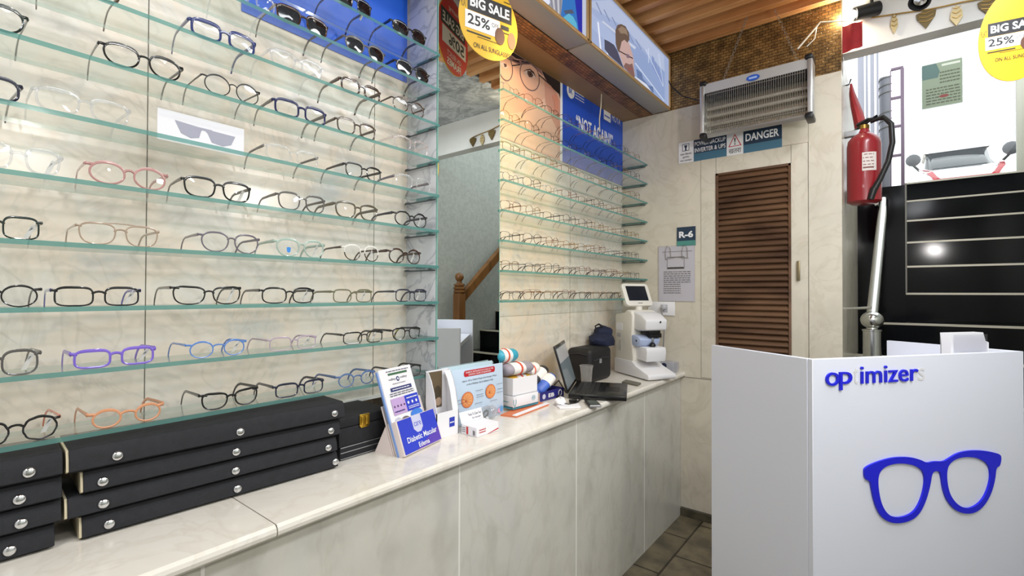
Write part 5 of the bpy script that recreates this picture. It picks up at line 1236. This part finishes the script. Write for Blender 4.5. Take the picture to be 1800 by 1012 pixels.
a = Art(ex_*0+V((ey_.y, -ey_.x, 0)).normalized()*.0003, ey_, (0, 0, 1)); le = ey_.length; a.rect(le*.0, 0, le, H*.1, TL); a.rect(0, H*.1, le, H*.16, DT); a.ring(le*.06, H*.62, le*.055, H*.42, le*.02, TL); a.rect(le*.0, H*.75, le*.14, H, WH); a.ring(le*.8, H*.6, le*.07, H*.2, .0012, TL); a.scribble(le*.74, H*.5, le*.86, H*.72, TL, 3, 3); a.build('side_print', o)
a = Art(V((-ex_.y, ex_.x, 0)).normalized()*.0003*(1 if V((-ex_.y, ex_.x, 0)).dot(ey_) < 0 else -1)+ex_, -ex_, (0, 0, 1)); le = ex_.length; a.rect(0, 0, le, H*.12, TL); a.rect(0, H*.12, le, H*.18, DT); a.scribble(le*.2, H*.45, le*.7, H*.6, TL, 1, 3); a.build('end_print', o)
zb2 = zb+H+.001
o = thing('open_white_box', 'plain white open topped box holding a yellow spectacle case', 'box', tuple(P1+ex_*.02+V((-.003, .004, H+.001)))); W0 = V(o.location); bx_, by_ = ex_*.98, ey_*.97; HB = .072; t = .0025
g = MB(); u1_, u2_ = bx_.normalized(), by_.normalized()
g.obox((0, 0, 0), bx_, by_, (0, 0, t), M_cw)
for q, r_, s_ in (((0, 0, 0), u1_*t, by_), (bx_-u1_*t, u1_*t, by_), (u1_*t, bx_-u1_*2*t, u2_*t), (u1_*t+by_-u2_*t, bx_-u1_*2*t, u2_*t)): g.obox(q, r_, s_, (0, 0, HB), M_cw)
g.build('box', o, smooth=False)
M_slip = mat('receipt_paper', 'eceae8', .7); M_band = mat('rubber_band', 'd9583f', .6)
def speccase(label, c, dirn, ln, r, m, slip=(.25, .8), band=.55, sc=(1, .8), parts=True):
    """soft spectacle case: flattened rounded roll with a paper slip held by a rubber band"""
    dirn = V(dirn).normalized(); c = V(c)
    o = thing('spectacle_case', label, 'spectacle case', tuple(c), group='soft spectacle cases with receipts')
    prof = [(-.5, .25), (-.49, .55), (-.46, .8), (-.38, .97), (0, 1), (.38, .97), (.46, .8), (.49, .55), (.5, .25)]
    g = MB(); g.tube([dirn*(ln*t) for t, q in prof], [q for t, q in prof], m, 18, flat=(r*sc[0], r*sc[1]), up=(0, 0, 1)); g.build('case_body', o)
    def q_(t): 
        for (a0, r0), (a1, r1) in zip(prof, prof[1:]):
            if a0 <= t <= a1: return r0+(r1-r0)*(t-a0)/(a1-a0)
        return 1
    if slip:
        a0, a1 = slip[0]-.5, slip[1]-.5; ts = [a0+(a1-a0)*i/6 for i in range(7)]
        g = MB(); g.tube([dirn*(ln*t) for t in ts], [q_(t)+.035 for t in ts], M_slip, 18, flat=(r*sc[0], r*sc[1]), up=(0, 0, 1), caps=False); g.build('paper_slip', o)
        n_ = V((0, 0, 1)).cross(dirn)
        g = MB(); t = band-.5; k = q_(t)+.05
        for dt in (0, .035): g.tube([dirn*(ln*(t+dt+.02*math.sin(a_)))+n_*(r*sc[0]*k*math.cos(a_))+V((0, 0, r*sc[1]*k*math.sin(a_))) for a_ in [2*PI*i/20 for i in range(20)]], .0022, M_band, 5, closed=True)
        g.build('rubber_band', o)
    return o
D1 = ey_.normalized()
CG = mat('case_grey', '9d97a2', .5); CBL = mat('case_blue', '4a6fd0', .4); CT = mat('case_teal', '3ba3bf', .4); CY = mat('case_yellow', 'dcae3c', .5); CB = mat('case_charcoal', '34353a', .5)
speccase('yellow spectacle case lying inside the white open box', W0+bx_*.5+by_*.5+V((0, 0, .046)), D1, ey_.length*.9, .032, CY, (.33, .72), .5, (1.0, .92))
zt_ = zb2+HB
speccase('large grey spectacle case on top of the white open box', W0+bx_*.55+by_*.44+V((0, 0, HB+.031)), D1, ey_.length*1.08, .036, CG, (.2, .62), .45, (1.15, .74))
speccase('teal spectacle case topmost of the pile beside the mirror', W0+bx_*.72+by_*.1+V((0, 0, HB+.088)), D1, .115, .034, CT, (.2, .62), .4, (1, .82))
q = aZ(948, 708, ZC); 
o = thing('lens_carton', 'dark blue open carton with white ovals, holding spectacle cases beside the laptop', 'box', tuple(aZ(949, 707, ZC))); Q0 = V(o.location); HQ = .042
qy = aZ(991, 696, ZC)-Q0; qx = V((-qy.y, qy.x, 0)).normalized()*.1; M_db = mat('carton_navy', '2a2a7a', .4)
g = MB(); u1_, u2_ = qx.normalized(), qy.normalized()
g.obox((0, 0, 0), qx, qy, (0, 0, t), M_cw)
for q, r_, s_ in (((0, 0, 0), u1_*t, qy), (qx-u1_*t, u1_*t, qy), (u1_*t, qx-u1_*2*t, u2_*t), (u1_*t+qy-u2_*t, qx-u1_*2*t, u2_*t)): g.obox(q, r_, s_, (0, 0, HQ), M_db)
g.build('carton', o, smooth=False)
a = Art(V((u2_.y, -u2_.x, 0))*.0004, qy, (0, 0, 1)); le = qy.length; a.ell(le*.16, HQ*.5, le*.065, HQ*.28, lm('oval_grey', 'c9cbe0')); a.text('EB', le*.34, HQ*.3, le*.58, HQ*.72, WH, .03); a.ring(le*.83, HQ*.52, le*.08, HQ*.38, le*.03, WH); a.build('front_print', o)
a = Art(V((u1_.y, -u1_.x, 0))*-.0004+qx if False else qx-u2_*.0004, -qx, (0, 0, 1)); a.rect(0, 0, qx.length, HQ, WH); a.build('end_print', o)
def cpt(i, j, h): return Q0+qx*i+qy*j+V((0, 0, h))
speccase('bright blue spectacle case wedged in the front of the navy carton', cpt(.38, .45, .066), qy.normalized()*1+qx.normalized()*-.0+V((0, 0, .55)), .135, .031, CBL, (.5, .88), .72)
speccase('lower blue spectacle case standing in the near end of the navy carton', cpt(.55, .16, .036), qx.normalized()+V((0, 0, .1)), .07, .024, CBL, None)
speccase('charcoal spectacle case between the white box and the bright blue case', cpt(.72, .36, .098), qy.normalized()*1+V((0, 0, .55)), .14, .031, CB, (.42, .82), .62)
speccase('grey spectacle case with receipt leaning behind the charcoal case', cpt(.8, .05, .128), qy.normalized()*1+qx.normalized()*.1+V((0, 0, .22)), .14, .033, CG, (.4, .95), .6)
# crumpled tissue, paper, power adapter, cable
def crumple(name, label, cat, loc, r, sc, m, seed):
    o = thing(name, label, cat, loc); g = MB(); g.ball((0, 0, r*sc[2]*.9), r, m, 16, sc); rr_ = random.Random(seed)
    g.v = [V((p.x*(1+rr_.uniform(-.2, .2)), p.y*(1+rr_.uniform(-.2, .2)), max(.0005, p.z*(1+rr_.uniform(-.25, .2))))) for p in g.v]; g.build(name+'_body', o, smooth=False); return o
c = aZ(985, 712, ZC); crumple('crumpled_tissue', 'crumpled white tissue beside the navy carton', 'tissue', (c.x, c.y, ZC), .022, (1.1, 1.2, .8), M_cw, 3)
o = thing('folded_paper', 'folded white paper lying on the counter beside the phone', 'paper', tuple(aZ(1003, 715, ZC))); L = V(o.location)
g = MB(); g.prism([aZ(u, v, ZC)-L for u, v in ((978, 714), (984, 719), (1021, 717), (1017, 710))], (0, 0, .006), M_cw); g.build('sheet', o, bevel=.001); 
# laptop
HL, FL = aZ(999, 701, ZC)+V((-.005, 0, 0)), aZ(1099, 703, ZC); dn = V((FL.x-HL.x, FL.y-HL.y-.045, 0)); bw = .262; dn.normalize(); hd_ = V((-dn.y, dn.x, 0)); BLn = .335
o = thing('laptop', 'open black laptop on the counter with its screen turned towards the end wall', 'laptop', tuple(HL)); M_lap = mat('laptop_black', '131316', .22, noise=.3, nscale=40); M_key = mat('laptop_key', '1d1d20', .5)
BLn = min(BLn, (HL.x-(XW+.006))/(-hd_.x)-.005)
g = MB(); g.obox(dn*.004+V((0, 0, .002)), dn*bw, hd_*BLn, (0, 0, .022), M_lap); g.build('base', o, bevel=.005)
g = MB()
for i in range(5):
    for j in range(13):
        g.obox(dn*(.03+.021*i)+hd_*(.018+(BLn-.04)/13*j)+V((0, 0, .0242)), dn*.018, hd_*((BLn-.04)/13*.84), (0, 0, .0012), M_key)
k_ = g.build('keyboard', o, smooth=False)
g = MB(); g.obox(dn*.165+hd_*(BLn*.33)+V((0, 0, .0242)), dn*.065, hd_*(BLn*.3), (0, 0, .0006), mat('touchpad', '1a1b1f', .3)); g.build('touchpad', o, smooth=False)
sl = (V((0, 0, 1))-dn*.30).normalized(); sn = hd_.cross(sl)
if sn.dot(dn) < 0: sn = -sn
SH = .225
g = MB(); g.obox(V((0, 0, .024))+dn*.004, -sn*.008, hd_*BLn, sl*SH, M_lap); g.build('screen_lid', o, bevel=.002)
g = MB(); g.obox(V((0, 0, .024))+dn*.0045+hd_*.014+sl*.016, sn*.0006, hd_*(BLn-.028), sl*(SH-.03), mat('screen_grey', '7e8c96', .12)); d2 = g.build('display', o, smooth=False); d2['label'] = 'grey screen'
g = MB(); g.obox(V((0, 0, .024))+dn*.0052+hd_*.014+sl*(SH*.62), sn*.0006, hd_*(BLn-.028), sl*(SH*.3), mat('screen_pale', 'c9ccd2', .12)); g.build('window_on_display', o, smooth=False)
o = thing('power_cable', 'black power lead with adapter plug looping in front of the laptop', 'cable', tuple(aZ(1000, 706, ZC))); L = V(o.location)
g = MB(); g.tube([aZ(u, v, ZC)-L+V((0, 0, h)) for u, v, h in ((992, 690, .02), (983, 695, .02), (985, 704, .006), (991, 711, .005), (999, 713, .005), (1012, 711, .006), (1022, 702, .006))], .004, M_black, 6); g.tube([aZ(u, v, ZC)-L+V((0, 0, h)) for u, v, h in ((995, 694, .012), (982, 686, .05), (972, 690, .03), (976, 699, .008), (990, 701, .006))], .004, M_black, 6); g.build('lead', o)
g = MB(); c = aZ(1002, 709, ZC)-L; g.obox(c+V((0, 0, .002)), (.02, .03, 0), (-.012, .008, 0), (0, 0, .014), M_black); g.build('connector', o, bevel=.003)
# phone
pc = [aZ(1036, 717, ZC), aZ(1057, 714, ZC), aZ(1053, 699, ZC), aZ(1032, 702, ZC)]
o = thing('mobile_phone', 'small black mobile phone with a silver end at the counter edge', 'phone', tuple(sum(pc, V())/4)); L = V(o.location); fx = V((.75, .66, 0)); fy = V((-fx.y, fx.x, 0)).normalized()*.11; fx = fx.normalized()*.052
g = MB(); g.obox(pc[0]-L+V((0, 0, .001)), fx, fy, (0, 0, .013), M_black); g.build('body', o, bevel=.005)
g = MB(); g.obox(pc[0]-L+V((0, 0, .002))-fy*.012+fx*.04, fx*.92, fy*.06, (0, 0, .011), mat('phone_silver', 'c3c6ca', .3, .6)); g.build('end_cap', o, bevel=.003)
g = MB(); g.obox(pc[0]-L+V((0, 0, .0141))+fx*.12+fy*.12, fx*.76, fy*.6, (0, 0, .0006), mat('phone_screen', '5d6460', .12)); g.build('screen', o, smooth=False)
# tumbler
c = aZ(1024, 674, ZC)
o = thing('plastic_tumbler', 'empty clear plastic cup standing before the black bag', 'cup', (c.x+.035, c.y-.02, ZC)); M_cup = glass('cup_plastic', (.93, .93, .93), 1.3, .1, .1, .22, (.9, .9, .9))
g = MB(); n = 24; pr = [(.024, .002), (.026, .003), (.0275, .03), (.031, .07), (.034, .098), (.0365, .1), (.0365, .104)]
vs = [(r*math.cos(2*PI*j/n), r*math.sin(2*PI*j/n), z) for r, z in pr for j in range(n)]; g.add(vs, [(i*n+j, i*n+(j+1) % n, (i+1)*n+(j+1) % n, (i+1)*n+j) for i in range(len(pr)-1) for j in range(n)]+[tuple(range(n-1, -1, -1))], M_cup)
for z, r in ((.03, .0278), (.045, .029), (.06, .0304), (.103, .0368)): g.tube([(r*math.cos(2*PI*j/n), r*math.sin(2*PI*j/n), z) for j in range(n)], .0009, M_cup, 4, closed=True, up=(0, 0, 1))
g.build('cup', o)
# black bag
M_bag = mat('bag_black', '0f0f13', .6, bump=.3, bscale=400); M_bnavy = mat('cloth_navy', '1b2340', .85, noise=.3, nscale=25)
o = thing('black_bag', 'boxy black zipped equipment bag beside the eye machine', 'bag', (-1.345, 2.42, ZC))
g = MB(); g.box((-.082, -.125, 0), (.075, .125, .185), M_bag); g.build('body', o, bevel=.028, seg=4)
g = MB(); zz = .12; g.tube([(.0768, -.1, zz), (.0785, 0, zz+.012), (.0768, .1, zz)], .0035, mat('bag_piping', '26262c', .5), 6); g.tube([(-.06, -.1268, .15), (0, -.1272, .158), (.05, -.1268, .15)], .0035, mat('bag_piping', '26262c', .5), 6); g.build('zip', o)
g = MB(); g.box((.0752, -.03, .10), (.0765, -.005, .125), M_grey); g.build('metal_tab', o)
o = thing('navy_cloth', 'dark navy cloth bundled on top of the black bag with a strap loop', 'cloth', (-1.35, 2.545, ZC+.176)); o.scale = (1.2, 1.25, 1)
g = MB(); g.ball((0, .02, .03), .06, M_bnavy, 18, (1, 1.3, .75)); g.ball((-.01, .05, .07), .05, M_bnavy, 16, (.9, 1, .9)); rr_ = random.Random(4); g.v = [V((p.x+rr_.uniform(-.006, .006), p.y+rr_.uniform(-.006, .006), max(.0005, p.z+rr_.uniform(-.006, .006)))) for p in g.v]; g.build('cloth', o)
g = MB(); g.tube([(0, -.03, .085), (-.005, -.035, .12), (0, -.01, .13), (.005, .02, .115)], 1, M_bag, 6, flat=(.006, .002)); g.build('strap', o)

# eye machine (lens meter)
M_lmw = mat('machine_white', 'e9e8ea', .35); M_lmc = mat('machine_cream', 'e6e2d8', .4); M_lmb = mat('machine_blue', 'b7c5e6', .35); M_scr = mat('machine_screen', '23262e', .12)
ang = math.radians(-62)                     # the machine faces the room and a little towards the end wall
p_ = aZ(1128, 668, ZC)
o = thing('lens_meter', 'white table top lens meter with a tilting screen at the end of the counter', 'lens meter', (-1.165, 2.735, ZC), math.radians(-32)); o.scale = (1.1, 1.1, 1.08)
# local: +x = front (to the room), y = width
def sidep(mb, pts, y0, y1, m): mb.prism([V((x, y0, z)) for x, z in pts], (0, y1-y0, 0), m)
g = MB(); sidep(g, [(-.15, .004), (.165, .004), (.17, .02), (.165, .032), (.06, .062), (.02, .085), (-.15, .085)], -.085, .085, M_lmw); g.build('base', o, bevel=.006)
g = MB(); sidep(g, [(-.15, .07), (.02, .07), (.03, .1), (.015, .2), (.02, .33), (.005, .355), (-.03, .362), (-.06, .345), (-.15, .335)], -.08, .08, M_lmc); g.build('column', o, bevel=.01, seg=3)
g = MB(); sidep(g, [(-.02, .262), (.05, .25), (.12, .255), (.125, .31), (.08, .338), (.02, .352), (-.02, .35)], -.066, .066, M_lmw); g.build('upper_head', o, bevel=.01, seg=3)
g = MB(); g.ball((.1265, .02, .30), .006, M_black, 8, (.3, 1, 1)); g.box((.03, -.035, .235), (.105, .035, .255), M_black); g.box((.05, -.02, .215), (.095, .05, .237), M_black); g.lathe([(.008, .195), (.008, .22)], M_grey, (.085, 0, 0), 12); g.build('lens_clamp', o, bevel=.002)
g = MB(); sidep(g, [(-.0, .17), (.055, .165), (.075, .178), (.09, .205), (.06, .225), (0, .228)], -.078, .05, M_lmb); g.build('blue_arm', o, bevel=.008)['label'] = 'pale blue lens table arm'
g = MB(); g.ball((.055, -.079, .198), .006, M_black, 8, (1, .3, 1)); g.build('arm_screw', o)
g = MB(); sidep(g, [(.0, .10), (.115, .09), (.122, .14), (.118, .165), (0, .168)], -.06, .06, M_lmw); g.build('lens_stage', o, bevel=.005)
g = MB(); g.lathe([(.016, .168), (.016, .178), (.009, .188), (.004, .19)], M_black, (.085, 0, 0), 16); g.build('nose_cone', o)
g = MB(); g.box((-.11, -.0815, .13), (-.085, -.08, .19), mat('machine_vent', 'c9c5bb', .5)); g.box((-.115, -.0815, .04), (-.08, -.08, .075), mat('machine_socket_white', 'f2f2f2', .4)); g.box((-.105, -.0825, .046), (-.088, -.081, .068), M_black); g.build('side_socket', o, smooth=False)
g = MB(); g.box((-.135, -.0812, .245), (-.075, -.08, .285), M_cw); g.box((-.13, -.0812, .205), (-.09, -.08, .228), mat('sticker_grey', 'b8b4b4', .6)); g.build('sticker', o, smooth=False)
# screen on its neck
g = MB(); g.lathe([(.022, .345), (.02, .365), (.02, .38)], M_lmc, (-.04, .0, 0), 16); g.build('neck', o)
sc = V((-.035, -.0, .378)); su = V((-.42, -.05, 1)).normalized(); sw = V((-.1, 1, 0)).normalized(); sf = sw.cross(su)
W2, H2 = .092, .135
rr2 = []
for cx_, cy_, a0 in ((W2-.02, .02, -90), (W2-.02, H2-.02, 0), (-W2+.02, H2-.02, 90), (-W2+.02, .02, 180)):
    for i in range(5): t_ = math.radians(a0+i*22.5); rr2.append((cx_+.02*math.cos(t_), cy_+.02*math.sin(t_)))
s_ = MB(); s_.prism([sc+sw*x+su*y-sf*.012 for x, y in rr2], sf*.026, M_lmc); s_.build('screen_housing', o, bevel=.004)
s_ = MB(); s_.prism([sc+sw*x+su*y+sf*.0142 for x, y in ((-.068, .03), (.068, .03), (.068, .118), (-.068, .118))], sf*.0006, M_scr); s_.build('screen', o, smooth=False)
s_ = MB(); s_.prism([sc+sw*x+su*y+sf*.0142 for x, y in ((-.012, .013), (.02, .013), (.02, .018), (-.012, .018))], sf*.0005, mat('machine_text', '8f8a86', .5)); s_.build('maker_mark', o, smooth=False)
# clear dish and blue card beside the machine
o = thing('plastic_organiser', 'clear plastic organiser box with a dark round cap beside the lens meter', 'organiser', (-1.10, 2.955, ZC)); M_org = glass('organiser_plastic', (.9, .91, .95), 1.2, .1, .1, .35, (.85, .87, .95))
g = MB(); g.box((-.055, -.05, .0), (.06, .05, .065), M_org); g.build('box', o, bevel=.012)
g = MB(); g.lathe([(.016, 0), (.016, .006), (.012, .008)], M_bnavy, (.0, -.051, .045), 16, (0, -1, 0)); g.build('cap', o)
o = thing('teal_card_box', 'small grey and teal card box between the lens meter and the organiser', 'box', (-1.16, 2.885, ZC+.0))
g = MB(); g.box((-.03, -.012, 0), (.055, .012, .05), mat('card_grey', '9da3b5', .5)); g.build('box', o, bevel=.002); g = MB(); g.box((-.031, -.013, .006), (.056, .013, .026), mat('card_teal', '4a86a0', .5)); g.build('teal_band', o, smooth=False)
o = thing('notebook', 'thin cream edged notebook under the near side of the lens meter', 'notebook', tuple(aZ(1110, 676, ZC))); L = V(o.location)
g = MB(); g.prism([aZ(u, v, ZC)-L for u, v in ((1093, 673), (1121, 679), (1127, 675), (1100, 669))], (0, 0, .008), mat('notebook_cover', '6e6a5e', .6)); g.build('cover', o, bevel=.001, seg=1)
